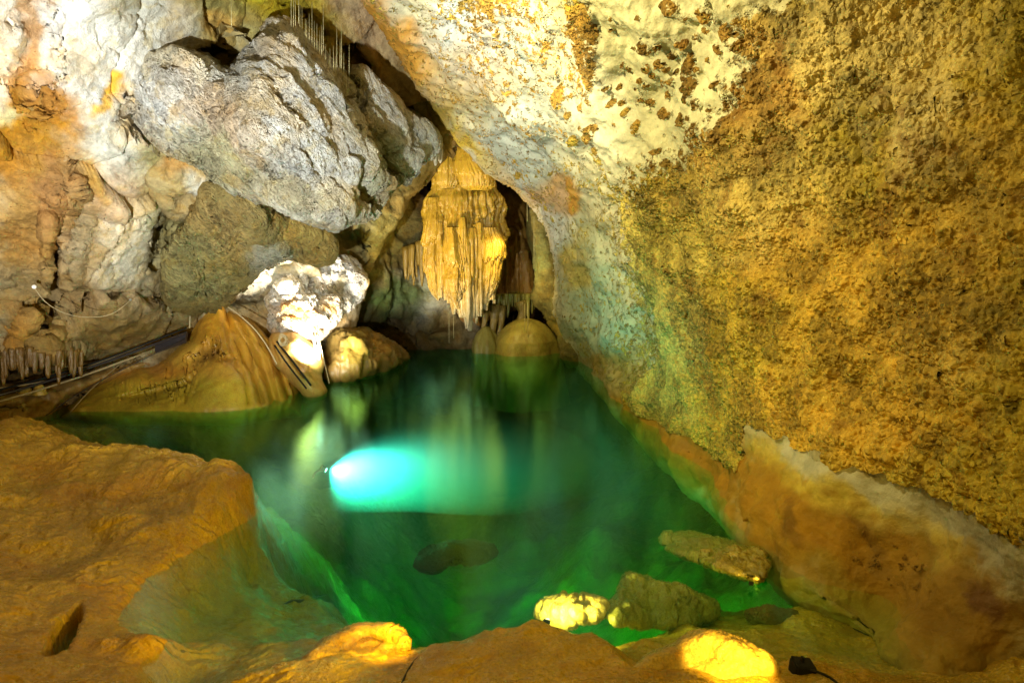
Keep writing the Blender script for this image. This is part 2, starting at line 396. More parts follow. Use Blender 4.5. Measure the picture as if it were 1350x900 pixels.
def tube(name, P, r, mat, parent=None, n=8, sub=2, tint=None, cap=True):
    P = np.array(P, float)
    if sub and len(P) > 2:
        e0, e1 = P[0], P[-1]; P = chaikin(P, sub, False); P = np.vstack([e0, P, e1])
    r = np.full(len(P), r) if np.isscalar(r) else np.interp(np.linspace(0, 1, len(P)), np.linspace(0, 1, len(r)), r)
    T = np.gradient(P, axis=0); T /= np.linalg.norm(T, axis=1, keepdims=True) + 1e-9
    up = np.array([0, 0, 1.0]) if abs(T[:, 2]).mean() < .8 else np.array([1.0, 0, 0])
    A = np.cross(T, up); A /= np.linalg.norm(A, axis=1, keepdims=True) + 1e-9; B = np.cross(T, A)
    th = np.linspace(0, 2 * np.pi, n, endpoint=False)
    V = (P[:, None] + r[:, None, None] * (np.cos(th)[None, :, None] * A[:, None] + np.sin(th)[None, :, None] * B[:, None])).reshape(-1, 3)
    m = len(P); V = np.vstack([V, P[0], P[-1]])
    F = [(i * n + j, i * n + (j + 1) % n, (i + 1) * n + (j + 1) % n, (i + 1) * n + j) for i in range(m - 1) for j in range(n)]
    F += [(m * n, j + 1 if j + 1 < n else 0, j, j) for j in range(0)]
    Fq = F + [(m * n, (j + 1) % n, j, m * n) for j in range(0)]
    me = bpy.data.meshes.new(name)
    base = np.zeros(3) if parent is not None else V[:, :].mean(0) * [1, 1, 0] + [0, 0, V[:, 2].min()]
    pb = np.array(parent.location) if parent is not None else base
    faces = [tuple(f) for f in F] + [(m * n, (j + 1) % n, j) for j in range(n)] + [(m * n + 1, (m - 1) * n + j, (m - 1) * n + (j + 1) % n) for j in range(n)]
    me.from_pydata([tuple(v) for v in (V - pb)], [], faces); me.polygons.foreach_set('use_smooth', [True] * len(faces))
    me.materials.append(mat)
    if tint is not None:
        a = me.attributes.new('tint', 'FLOAT_COLOR', 'POINT'); a.data.foreach_set('color', list((*tint, 1)) * len(V))
    o = bpy.data.objects.new(name, me); COL.objects.link(o)
    if parent is None: o.location = Vector(base)
    else: o.parent = parent
    return o

def revolve(name, center, zs, rs, mat, col, parent=None, nt=200, nz=160, lobes=(), flute=0, flamp=0, noise=0, nsc=3, seed=1, sx=1, sy=1, tiers=(), bend=None, colf=None, arc=None):
    """body of calcite round a vertical axis: profile, lobes, flutes and overhanging draped tiers with ragged lower edges"""
    z = np.linspace(zs[0], zs[-1], nz); th = np.linspace(0, 2 * np.pi, nt, endpoint=False)
    r0 = np.interp(z, zs, rs); TH, Z = np.meshgrid(th, z); R = np.repeat(r0[:, None], nt, 1)
    c, s_ = np.cos(TH), np.sin(TH)
    for (a, n, ph) in lobes: R = R * (1 + a * np.cos(n * TH + ph + .6 * np.sin(Z * 2 + n)))
    q = np.stack([c * 1.3 * flute, s_ * 1.3 * flute, Z * .5], -1)
    if flute:
        f = ridged(q, 3, seed, .55); R = R + flamp * f * (.4 + .6 * sstep(-.6, .6, vnoise(np.stack([c * 2, s_ * 2, Z * 1.2], -1), seed + 3)))
    tt = np.zeros_like(R)
    for (zt, zspan, amp, freq) in tiers:
        edge = zt + zspan * (ridged(np.stack([c * freq, s_ * freq, np.full_like(c, zt * 3)], -1), 3, seed + 8, .6) - .2) * -1 + zspan * .8 * vnoise(np.stack([c * 1.3, s_ * 1.3, np.full_like(c, zt)], -1), seed + 2)
        m = sstep(edge - .012, edge + .012, Z) * (1 - sstep(0, .55, (Z - edge)))
        R = R + amp * m; tt = np.maximum(tt, m)
    if noise: R = R + noise * fbm(np.stack([c * R, s_ * R, Z], -1) * nsc, 5, seed + 4)
    R = np.maximum(R, .002)
    X = c * R * sx; Y = s_ * R * sy
    if bend is not None: X = X + np.interp(z, zs, bend)[:, None]
    V = np.stack([X + center[0], Y + center[1], Z + center[2]], -1).reshape(-1, 3)
    i = np.arange(nz - 1)[:, None] * nt; j = np.arange(nt)[None]; j2 = (j + 1) % nt
    Fc = np.stack([i + j, i + j2, i + nt + j2, i + nt + j], -1).reshape(-1, 4)
    C = np.broadcast_to(np.array(col, float), (*Z.shape, 3)).copy()
    if colf: C = colf(TH, Z, C)
    return mesh_obj(name, V, Fc, mat, parent, {'tint': C.reshape(-1, 3)})

# ------------------------------------------------------------------ pool bed and shore (one sheet)
WHITE, GREY, OCH, ORG, BRN, OLV, PNK, DRK = (.66, .64, .60), (.40, .39, .35), (.50, .30, .08), (.55, .24, .02), (.22, .11, .03), (.26, .24, .05), (.50, .38, .27), (.07, .045, .02)
g = []
for px, py, z in [(-60, 556, .22), (0, 560, .25), (60, 568, .26), (110, 588, .24), (170, 596, .20), (230, 606, .20), (290, 622, .16), (325, 645, .10), (332, 668, .04),
                  (60, 620, .22), (150, 640, .16), (230, 660, .16), (290, 690, .06), (0, 660, .14), (150, 700, .07), (80, 700, .10), (210, 745, .02), (60, 760, .11), (0, 760, .12), (150, 780, .06), (195, 850, .03),
                  (120, 860, .06), (30, 850, .16), (0, 890, .24), (90, 890, .18), (180, 895, .05), (-80, 800, .3), (-80, 680, .3),
                  (440, 885, .05), (480, 893, .10), (560, 875, .06), (640, 850, .03), (710, 842, .07), (780, 850, .06), (830, 880, .05), (700, 890, .14), (900, 895, .10), (1080, 893, .03), (1200, 892, .03), (1300, 893, .05), (1350, 880, .12), (600, 895, .12)]:
    z *= .75; p = atz(px, py, z); g.append((p[0], p[1], z))
for px, py, z in [(-40, 540, -.05), (60, 553, -.15), (120, 570, -.35), (180, 575, -.55), (260, 590, -.5), (330, 610, -.5), (362, 640, -.42), (352, 668, -.40), (322, 700, -.36), (262, 750, -.24), (232, 800, -.20), (232, 880, -.20),
                  (300, 800, -.20), (350, 760, -.30), (400, 740, -.48), (400, 810, -.22), (430, 680, -1.0), (385, 620, -.9), (390, 850, -.12), (300, 870, -.14), (500, 790, -.36), (470, 730, -.75), (440, 780, -.40), (540, 820, -.22), (620, 810, -.30), (660, 780, -.42),
                  (260, 550, -.8), (150, 545, -.3), (390, 540, -1.6), (420, 580, -1.6), (450, 615, -1.7), (500, 655, -1.8), (550, 700, -1.6), (620, 740, -1.1), (700, 720, -1.4), (760, 760, -.75), (850, 700, -1.4),
                  (600, 600, -3.4), (600, 540, -3.6), (600, 490, -3.0), (700, 500, -3.2), (700, 600, -3.4), (500, 500, -2.6), (450, 500, -1.8), (800, 600, -2.6), (850, 640, -2.0), (770, 520, -2.4), (950, 660, -1.3), (1000, 700, -.8),
                  (900, 770, -.30), (1000, 800, -.16), (980, 840, -.12), (1100, 830, -.14), (1060, 760, -.28), (1150, 860, -.07), (1200, 850, -.12), (1250, 870, -.06), (850, 820, -.16), (700, 820, -.20), (900, 850, -.12), (780, 830, -.2)]:
    p = atz(px, py, 0); g.append((p[0], p[1], z))
g += [(0, .4, .35), (-1.5, .5, .4), (1.6, .6, .35), (-4, 1.5, .6), (4, 2, .3), (-8, 4, .8), (-9, 8, .6), (-8, 12, .3), (0, 15.5, -1.5), (3, 13, -1.5), (-3, 14.5, -1.2), (4, 8, -1), (5, 4, -.3), (-5, 12, -1)]
G = RBF([(a, b) for a, b, c in g], [c for a, b, c in g], 1.5e-2)
def ground_z(x, y):
    z = G(np.stack([x, y], -1)); P = np.stack([x, y, z * 0], -1)
    dep = sstep(0, -1.2, z)
    z = z + .035 * fbm(P * 1.6, 4, 3) + .014 * ridged(P * np.array([3.4, 3.4, 1]), 3, 6) + dep * .32 * fbm(P * .9, 4, 8)
    lump = sstep(-1.0, -1.7, x) * sstep(3.6, 4.6, y)               # cascading lobes of the bright left lip
    wq = np.stack([x * 1.5 + .5 * y, y * 1.1 - .3 * x, P[..., 2]], -1)
    z = z + lump * ((.045) * ridged(wq * 1.2, 5, 21, .58) + .012 * fbm(P * 8, 3, 4))
    return z
v = np.linspace(0, 1, 640); yy = .35 * (17.5 / .35) ** v; u = np.linspace(-1.35, 1.1, 760)
Xg = u[None] * (yy[:, None] * .78 + .9); Yg = np.repeat(yy[:, None], len(u), 1)
Zg = ground_z(Xg, Yg)
# dark slot at the lower left, sunk here, its shade painted in below
sx_, sy_ = atz(82, 832, .1)[:2]
hole = ell(Xg, Yg, sx_, sy_, .26, .05, 109) + .15 * fbm(np.stack([Xg, Yg, 0 * Xg], -1) * 6, 3, 2); Zg = Zg - .55 * (1 - sstep(.72, 1.12, hole))
ang_px = (Xg / (Yg * math.cos(PITCH) + H * math.sin(PITCH))) * F + 675
C = np.broadcast_to(np.array((.48, .31, .028)), (*Xg.shape, 3)).copy()
q = np.stack([Xg, Yg, 0 * Xg], -1)
n = sstep(-.3, .5, fbm(q * 1.1, 5, 40)); C = C * (1 - n[..., None] * .35) + n[..., None] * .35 * np.array((.58, .42, .07))
n = sstep(.1, .6, fbm(q * 1.9, 5, 44)); C = C * (1 - n[..., None] * .4) + n[..., None] * .4 * np.array((.42, .20, .012))
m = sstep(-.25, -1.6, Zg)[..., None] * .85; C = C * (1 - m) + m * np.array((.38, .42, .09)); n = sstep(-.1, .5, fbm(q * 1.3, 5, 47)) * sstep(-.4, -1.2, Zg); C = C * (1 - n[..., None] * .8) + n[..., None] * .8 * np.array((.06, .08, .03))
hp = (1 - sstep(.75, 1.15, hole))[..., None]; C = C * (1 - hp * .7) + hp * .7 * np.array((.05, .015, .03))  # purple shade inside the slot painted into the tint
idx = np.arange(Xg.size).reshape(Xg.shape)
Fc = np.stack([idx[:-1, :-1], idx[:-1, 1:], idx[1:, 1:], idx[1:, :-1]], -1).reshape(-1, 4)
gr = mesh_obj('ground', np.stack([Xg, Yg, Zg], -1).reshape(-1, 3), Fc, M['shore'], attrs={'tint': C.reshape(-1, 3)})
tag(gr, 'wet amber flowstone shore sloping into the pool bed', kind='structure')

# ------------------------------------------------------------------ water: closed body, transparent skin with reflections, absorbing volume
t = NT('pool_water')
lw = t.n('ShaderNodeLayerWeight'); lw.inputs['Blend'].default_value = .5
fres = t.math('ADD', t.math('MULTIPLY', t.math('POWER', lw.outputs['Facing'], 3.3), .95), .02)
wv = t.stretch(t.co, (0, 0, .12), (1.0, 2.6, 1.0))
rip = t.math('ADD', t.math('MULTIPLY', t.noise(6, 3, .5, vec=wv), .45), t.math('MULTIPLY', t.noise(48, 2, .5, vec=wv), .30))
bp = t.n('ShaderNodeBump'); bp.inputs['Strength'].default_value = .07; bp.inputs['Distance'].default_value = .03; t.set(bp.inputs['Height'], rip)
t.t.links.new(bp.outputs[0], lw.inputs['Normal'])
gl = t.n('ShaderNodeBsdfGlossy'); gl.inputs['Roughness'].default_value = .0; gl.inputs['Color'].default_value = (.30, .92, .70, 1); t.t.links.new(bp.outputs[0], gl.inputs['Normal'])
tr = t.n('ShaderNodeBsdfTransparent'); mx = t.n('ShaderNodeMixShader')
t.t.links.new(fres, mx.inputs[0]); t.t.links.new(tr.outputs[0], mx.inputs[1]); t.t.links.new(gl.outputs[0], mx.inputs[2]); t.t.links.new(mx.outputs[0], t.out.inputs[0])
va = t.n('ShaderNodeVolumeAbsorption'); va.inputs['Color'].default_value = (.30, .84, .40, 1); va.inputs['Density'].default_value = .85
vsn = t.n('ShaderNodeVolumeScatter'); vsn.inputs['Color'].default_value = (.15, 1, .8, 1); vsn.inputs['Density'].default_value = .014; vsn.inputs['Anisotropy'].default_value = .2
ad = t.n('ShaderNodeAddShader'); t.t.links.new(va.outputs[0], ad.inputs[0]); t.t.links.new(vsn.outputs[0], ad.inputs[1]); t.t.links.new(ad.outputs[0], t.out.inputs['Volume'])
x0, x1, y0, y1, zb = -9, 6, .2, 17, -6.5
V = [(x0, y0, zb), (x1, y0, zb), (x1, y1, zb), (x0, y1, zb), (x0, y0, 0), (x1, y0, 0), (x1, y1, 0), (x0, y1, 0)]
wo = mesh_obj('water', V, [(0, 3, 2, 1), (4, 5, 6, 7), (0, 1, 5, 4), (1, 2, 6, 5), (2, 3, 7, 6), (3, 0, 4, 7)], t.m, smooth=False)
tag(wo, 'still clear green pool water', kind='structure')

# ------------------------------------------------------------------ cave walls
ST = STR
# far alcove wall
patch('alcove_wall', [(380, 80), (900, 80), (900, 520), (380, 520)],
      [(420, 100, 11.5), (500, 200, 12.0), (560, 180, 13.0), (450, 300, 11.8), (540, 300, 13.2), (600, 250, 14.5), (700, 260, 14.6), (640, 400, 15.0), (740, 400, 14.5),
       (450, 420, 12.3), (520, 380, 13.0), (560, 400, 13.2), (620, 430, 13.5), (560, 455, 13.3), (480, 470, 13.0), (700, 480, 14.2), (800, 300, 14), (860, 500, 14), (400, 500, 12.5), (600, 500, 13.3)],
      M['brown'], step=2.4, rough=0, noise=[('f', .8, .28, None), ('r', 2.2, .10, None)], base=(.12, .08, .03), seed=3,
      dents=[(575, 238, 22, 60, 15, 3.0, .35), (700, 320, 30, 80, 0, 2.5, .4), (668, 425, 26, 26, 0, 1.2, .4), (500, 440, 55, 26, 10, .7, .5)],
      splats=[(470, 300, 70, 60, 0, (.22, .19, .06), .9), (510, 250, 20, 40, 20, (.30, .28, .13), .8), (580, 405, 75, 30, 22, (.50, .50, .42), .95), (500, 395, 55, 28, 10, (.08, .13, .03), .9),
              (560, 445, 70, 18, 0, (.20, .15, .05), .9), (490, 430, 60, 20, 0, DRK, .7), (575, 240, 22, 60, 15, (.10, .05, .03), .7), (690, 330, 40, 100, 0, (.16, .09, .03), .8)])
tag(bpy.data.objects['alcove_wall'], 'dim brown and green rock wall closing the alcove behind the pool', kind='structure')

def left_field(px, py, sd):
    n_ = ridged(np.stack([px / 11 + .8 * np.sin(py / 25), py / 110, px * 0], -1), 3, 61); m_ = 1 - sstep(.6, 1.2, ell(px, py, 84, 300, 30, 75, 3))
    f = -.10 * n_ * m_
    n2_ = ridged(np.stack([px / 7, py / 45, px * 0 + 3], -1), 3, 62); m_ = 1 - sstep(.6, 1.2, ell(px, py, 42, 440, 28, 36, 0)); f = f - (.05 * n2_ + .10) * m_
    f = f - .16 * (1 - sstep(.7, 1.1, ell(px, py, 62, 330, 7, 50, 0)))
    n3_ = ridged(np.stack([px / 6, py / 40, px * 0 + 5], -1), 3, 63); m_ = sstep(440, 462, py) * (1 - sstep(478, 500, py + 12 * n3_)) * (1 - sstep(95, 130, px)); return f - (.06 * n3_ + .16) * m_
# left wall and the ceiling behind the hanging block
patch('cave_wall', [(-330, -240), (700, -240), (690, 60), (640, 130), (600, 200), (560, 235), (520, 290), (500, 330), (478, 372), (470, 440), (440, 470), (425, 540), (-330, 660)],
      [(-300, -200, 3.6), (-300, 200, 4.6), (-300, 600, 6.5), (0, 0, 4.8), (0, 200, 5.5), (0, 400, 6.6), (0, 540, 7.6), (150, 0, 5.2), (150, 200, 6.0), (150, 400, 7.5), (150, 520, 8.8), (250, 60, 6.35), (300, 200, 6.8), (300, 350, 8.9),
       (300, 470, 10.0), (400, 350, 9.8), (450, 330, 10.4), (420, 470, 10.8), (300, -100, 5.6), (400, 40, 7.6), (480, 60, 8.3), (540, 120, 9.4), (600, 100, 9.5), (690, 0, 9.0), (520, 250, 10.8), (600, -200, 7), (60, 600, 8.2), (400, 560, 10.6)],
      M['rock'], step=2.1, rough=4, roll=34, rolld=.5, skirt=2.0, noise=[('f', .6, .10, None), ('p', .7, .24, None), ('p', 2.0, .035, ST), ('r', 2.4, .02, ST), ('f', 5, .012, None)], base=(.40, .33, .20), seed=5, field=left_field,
      dents=[(232, 290, 30, 55, 30, .5, .3), (300, 262, 26, 38, 10, .6, .25), (75, 350, 9, 70, 2, .45, .4), (100, 290, 9, 32, 20, .35, .4), (40, 480, 60, 14, 0, .35, .4),
             (320, 395, 70, 12, 0, .5, .4), (430, 300, 80, 26, 30, .5, .5), (30, 510, 110, 16, -8, .6, .5), (290, 74, 22, 12, 20, .4, .25),
             (50, 60, 26, 70, 0, .12, .6), (120, 275, 60, 10, 0, .15, .5)],
      cracks=[([(180, 150), (240, 200), (330, 262), (420, 300)], 7, .35), ([(150, 280), (190, 293), (230, 300)], 4, .10), 
              ([(358, 300), (356, 330), (330, 380), (310, 395)], 5, .25), ([(200, 400), (300, 372), (420, 368)], 4, .2), ([(140, 330), (144, 400)], 3, .1), ([(380, 0), (430, 45), (500, 110), (560, 175)], 8, .4)],
      splats=[(110, 70, 110, 130, 0, WHITE, .95), (20, 70, 34, 100, 0, (.58, .50, .40), .9), (38, 70, 16, 100, 8, (.50, .27, .10), .85), (60, 150, 50, 46, 40, (.34, .15, .006), .95), (30, 200, 70, 42, 0, (.38, .18, .004), .98), (10, 168, 30, 14, -10, (.60, .56, .30), .8),
              (165, 122, 14, 16, 0, (.75, .40, .02), .95), (140, 145, 22, 7, -25, (.70, .40, .05), .9), (150, 215, 45, 34, 0, (.62, .60, .52), .9), (122, 240, 20, 18, 0, (.50, .30, .03), .9),
              (60, 300, 90, 90, 0, (.30, .16, .03), .9), (70, 265, 26, 40, 0, (.30, .15, .05), .8), (165, 330, 60, 62, 0, (.60, .55, .45), .95), (155, 250, 34, 24, 0, PNK, .8), (110, 320, 20, 50, 0, (.30, .22, .10), .7),
              (230, 250, 44, 60, 20, (.30, .26, .10), .9), (250, 330, 60, 66, 30, (.26, .22, .08), .85), (330, 300, 70, 50, 30, (.24, .17, .05), .95), (300, 380, 90, 36, 0, (.30, .23, .11), .9), (340, 350, 40, 26, 0, (.45, .42, .33), .9),
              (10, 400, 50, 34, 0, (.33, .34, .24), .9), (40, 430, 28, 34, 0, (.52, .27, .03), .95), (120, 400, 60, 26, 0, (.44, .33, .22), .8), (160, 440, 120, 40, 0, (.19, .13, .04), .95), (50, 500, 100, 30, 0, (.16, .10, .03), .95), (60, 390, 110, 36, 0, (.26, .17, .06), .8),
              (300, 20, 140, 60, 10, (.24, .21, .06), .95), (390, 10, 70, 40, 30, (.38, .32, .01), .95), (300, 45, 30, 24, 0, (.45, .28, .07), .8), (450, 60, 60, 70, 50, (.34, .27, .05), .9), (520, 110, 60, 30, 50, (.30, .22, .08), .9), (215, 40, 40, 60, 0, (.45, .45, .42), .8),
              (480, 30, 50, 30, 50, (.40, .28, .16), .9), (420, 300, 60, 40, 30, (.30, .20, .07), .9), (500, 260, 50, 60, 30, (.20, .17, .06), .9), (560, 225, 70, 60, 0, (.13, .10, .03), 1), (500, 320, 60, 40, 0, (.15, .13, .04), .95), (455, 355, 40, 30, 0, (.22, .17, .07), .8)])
tag(bpy.data.objects['cave_wall'], 'tall pale and orange stained limestone wall and ceiling on the left', kind='structure')

# the great hanging block of striated limestone
patch('hanging_rock', [(128, 152), (165, 112), (200, 88), (232, 76), (262, 80), (298, 108), (312, 100), (330, 76), (348, 60), (356, 36), (372, 30), (396, 44), (425, 74), (452, 112), (470, 130), (466, 100), (480, 92), (512, 126), (538, 150), (558, 165), (581, 190), (552, 208), (524, 236), (502, 252), (496, 276), (440, 293), (388, 280), (330, 250), (282, 224), (232, 196), (190, 168), (150, 170)],
      [(128, 152, 6.45), (150, 172, 6.5), (165, 112, 6.2), (192, 170, 6.45), (235, 198, 6.5), (285, 226, 6.6), (332, 252, 6.65), (230, 120, 5.8), (262, 85, 6.1), (300, 110, 6.2), (360, 40, 6.7), (350, 110, 5.9), (250, 165, 5.95), (330, 180, 5.75), (390, 150, 6.0), (390, 250, 6.1), (440, 285, 6.4), (440, 200, 6.5), (430, 110, 7.0), (480, 130, 7.6),
       (480, 220, 7.1), (500, 260, 7.6), (530, 170, 8.2), (578, 190, 9.2), (520, 225, 8.2)],
      M['strip'], step=1.8, rough=4, roll=9, rolld=.12, skirt=2.2, noise=[('f', 1.0, .05, None), ('p', .9, .18, ST), ('p', 2.6, .05, ST), ('r', 3.0, .03, ST), ('r', 7, .012, ST)], base=(.50, .47, .40), seed=8, smooth_out=1,
      dents=[(505, 215, 13, 50, -22, .6, .35), (435, 80, 14, 60, -38, .4, .4), (460, 170, 10, 46, -30, .30, .4), (400, 110, 7, 30, -25, .14, .4), (470, 250, 12, 30, -10, .3, .4)],
      cracks=[([(340, 90), (372, 150), (400, 210), (430, 280)], 4, .10), ([(298, 108), (330, 150), (380, 200)], 3, .07), ([(230, 110), (300, 160), (345, 200)], 3, .06), ([(470, 130), (480, 170), (500, 200)], 6, .3)],
      splats=[(240, 130, 60, 36, 20, (.62, .62, .60), .9), (230, 90, 40, 18, 20, (.66, .58, .42), .8), (300, 155, 60, 26, 35, (.56, .42, .27), .85), (300, 205, 70, 26, 25, (.42, .38, .22), .9), (385, 120, 44, 70, -25, (.64, .65, .66), .9),
              (365, 60, 22, 26, 0, (.66, .58, .46), .8), (420, 200, 44, 70, -25, (.55, .55, .53), .9), (440, 262, 36, 22, 10, (.60, .52, .36), .8), (380, 255, 44, 20, 25, (.46, .40, .24), .8), (460, 110, 20, 44, -35, (.28, .24, .09), .9),
              (480, 190, 22, 50, -25, (.50, .46, .34), .8), (500, 220, 12, 50, -15, (.20, .19, .07), .9), (500, 130, 22, 24, 0, (.52, .52, .48), .8), (535, 185, 34, 26, -20, (.42, .42, .35), .9)])
tag(bpy.data.objects['hanging_rock'], 'huge pale striated limestone block hanging from the ceiling, pointed at its lower end', 'rock')

# lumps in the shaded recess below the block
patch('rock_lump', [(196, 205), (232, 198), (262, 212), (274, 240), (272, 262), (252, 282), (230, 290), (205, 270), (188, 236)],
      [(196, 205, 6.6), (235, 230, 6.5), (270, 250, 6.9), (230, 285, 7.1), (190, 236, 6.5)], M['rock'], step=1.8, roll=9, rolld=.10, skirt=1.2, noise=[('f', 2.5, .04, None), ('p', 2.2, .10, None), ('f', 9, .02, None)],
      base=(.36, .28, .13), seed=12, splats=[(240, 220, 22, 16, 0, (.42, .26, .09), .8), (258, 248, 12, 16, 0, (.50, .50, .44), .9)])
tag(bpy.data.objects['rock_lump'], 'knobbly brown rock lump tucked under the left part of the hanging block', 'rock')
patch('rock_shelf', [(282, 250), (320, 262), (372, 292), (420, 305), (440, 330), (428, 345), (380, 330), (345, 348), (300, 392), (240, 408), (220, 380), (228, 320), (262, 286)],
      [(282, 250, 6.75), (340, 290, 6.9), (430, 330, 8.3), (300, 340, 7.6), (300, 385, 8.5), (230, 390, 7.6), (240, 320, 7.1)], M['strip'], step=2, roll=10, rolld=.10, skirt=1.6, noise=[('f', 1.8, .06, None), ('p', 1.5, .16, ST), ('p', 4, .04, None), ('r', 4, .03, ST)],
      base=(.24, .19, .07), seed=14, splats=[(300, 300, 40, 30, 30, (.40, .28, .10), .8), (400, 312, 40, 18, 20, (.46, .30, .08), .8), (260, 350, 40, 40, 0, (.27, .24, .10), .8), (352, 340, 30, 20, 0, (.42, .40, .33), .8)])
tag(bpy.data.objects['rock_shelf'], 'slanting olive brown rock shelf between the hanging block and the orange cone', 'rock')

# floodlit white rock
patch('crusted_rock', [(345, 410), (352, 385), (378, 362), (400, 345), (430, 338), (462, 342), (480, 365), (476, 392), (458, 404), (440, 420), (426, 438), (410, 446), (396, 452), (372, 446), (352, 432)],
      [(345, 410, 9.9), (352, 440, 9.9), (380, 380, 9.4), (430, 345, 10.2), (475, 370, 10.4), (440, 400, 9.9), (400, 410, 9.35), (420, 435, 9.6), (380, 440, 9.2)], M['bright'], step=1.3, roll=18, rolld=.3, skirt=1.2, rough=5,
      noise=[('f', 2.2, .12, None), ('r', 7, .05, None), ('w', 5, .08, None)], base=(.66, .63, .58), seed=16,
      splats=[(385, 415, 20, 12, -20, (.64, .34, .08), .9), (408, 425, 6, 22, 0, (.50, .24, .06), .8), (440, 372, 10, 10, 0, (.25, .20, .08), .8), (430, 395, 12, 8, 0, (.55, .33, .10), .8)])
tag(bpy.data.objects['crusted_rock'], 'white crusted rock lit glaring bright beside the orange cone', 'rock')
patch('golden_flowstone', [(352, 440), (380, 432), (405, 448), (420, 462), (426, 480), (420, 500), (432, 520), (405, 526), (380, 500), (360, 470)],
      [(352, 440, 9.2), (390, 450, 8.9), (424, 480, 9.2), (400, 490, 8.7), (425, 520, 8.9), (380, 510, 8.8)], M['flow'], step=1.5, roll=20, rolld=.35, skirt=1.0, noise=[('f', 2, .06, None)],
      base=(.60, .38, .10), seed=18, splats=[(415, 500, 16, 16, 0, (.45, .36, .08), .8)])
tag(bpy.data.objects['golden_flowstone'], 'smooth golden flowstone foot below the glaring white rock', 'flowstone')
patch('waterside_rock', [(424, 510), (428, 470), (440, 440), (452, 430), (468, 436), (480, 430), (497, 440), (512, 447), (530, 458), (542, 470), (530, 484), (500, 492), (470, 500)],
      [(424, 505, 9.9), (440, 450, 10.3), (470, 460, 10.1), (500, 470, 10.6), (540, 472, 11.6), (480, 495, 10.1), (500, 445, 11.2)], M['flow'], step=1.5, roll=20, rolld=.45, skirt=1.2,
      noise=[('f', 1.6, .10, None), ('r', 3, .06, rotmat(0, 0, 0, 2.4, 2.4, .6))], base=(.24, .16, .04), seed=20, splats=[(468, 470, 10, 36, -15, (.42, .30, .05), .9), (492, 452, 8, 22, 0, (.44, .26, .05), .8)])
tag(bpy.data.objects['waterside_rock'], 'row of brown flowstone bosses at the waterline right of the two pale poles', 'rock')

# orange cone and its apron
def grooves(px, py, sd):
    out = 0
    for L, wd, dd in [([(292, 392), (300, 420), (320, 455), (330, 490), (345, 530)], 5, .16), ([(298, 396), (318, 430), (345, 470), (362, 528)], 5, .18), ([(300, 398), (330, 425), (360, 465), (382, 520)], 4, .16),
                      ([(296, 400), (306, 450), (322, 500), (326, 532)], 4, .10), ([(248, 470), (250, 505), (245, 530)], 2.5, .08), ([(160, 525), (200, 515), (240, 505), (257, 492)], 3, .10), ([(215, 462), (222, 480), (222, 496)], 2, .05)]:
        r = segdist(px, py, L) / wd; out = out + dd * np.exp(-r * r)
    n = ridged(np.stack([px / 6, py / 60, px * 0], -1), 3, 5)
    band = np.exp(-((py - 515) / 12) ** 2) * sstep(110, 170, px) * (1 - sstep(250, 270, px))
    out = out + .05 * band * (n > .45)
    lace = np.exp(-(ell(px, py, 272, 464, 22, 11, -25)) ** 2) + np.exp(-(ell(px, py, 300, 471, 12, 5, -5)) ** 2)
    out = out + .09 * lace * sstep(.1, .5, ridged(np.stack([px / 5, py / 16, px * 0], -1), 2, 9))
    return out
patch('flowstone_cone', [(72, 560), (90, 528), (135, 498), (178, 480), (205, 478), (236, 452), (246, 440), (252, 420), (268, 402), (279, 390), (288, 386), (299, 389), (306, 404), (330, 420), (352, 444), (366, 466), (382, 490), (396, 512), (398, 560)],
      [(75, 545, 8.0), (135, 498, 8.6), (200, 482, 8.75), (250, 440, 8.9), (288, 390, 9.15), (305, 410, 9.15), (270, 440, 8.75), (240, 490, 8.55), (180, 500, 8.5), (180, 535, 8.15), (280, 530, 8.2), (290, 480, 8.45), (345, 530, 8.35), (350, 470, 8.95), (390, 520, 8.9),
       (100, 560, 7.9), (300, 560, 8.1), (390, 560, 8.7)], M['flow'], step=1.2, roll=22, rolld=.5, skirt=1.0, rough=1.2, noise=[('f', 1.4, .05, None)], base=(.50, .30, .04), seed=22, field=grooves, warp=6,
      splats=[(290, 420, 40, 50, 0, (.50, .25, .02), .9), (190, 490, 50, 14, 0, (.56, .26, .03), .9), (240, 528, 190, 26, 0, (.44, .34, .03), .95), (272, 464, 20, 9, -25, (.16, .08, .02), .6)])
tag(bpy.data.objects['flowstone_cone'], 'tall orange flowstone cone with grooved right flank rising from the pool', 'flowstone')

# dark bank behind the pipes
patch('mud_bank', [(-80, 580), (-60, 500), (20, 520), (90, 500), (150, 478), (200, 470), (240, 452), (230, 480), (150, 500), (100, 520), (80, 540), (60, 562)],
      [(-60, 540, 7.3), (20, 530, 7.8), (90, 510, 8.2), (150, 490, 8.6), (230, 465, 9.0), (60, 550, 7.9)], M['flow'], step=1.6, roll=14, rolld=.3, skirt=.8, noise=[('f', 2, .06, None), ('r', 5, .03, None)],
      base=(.32, .20, .06), seed=24)
tag(bpy.data.objects['mud_bank'], 'low brown bank under the bundle of dark pipes at the left waterline', 'rock')

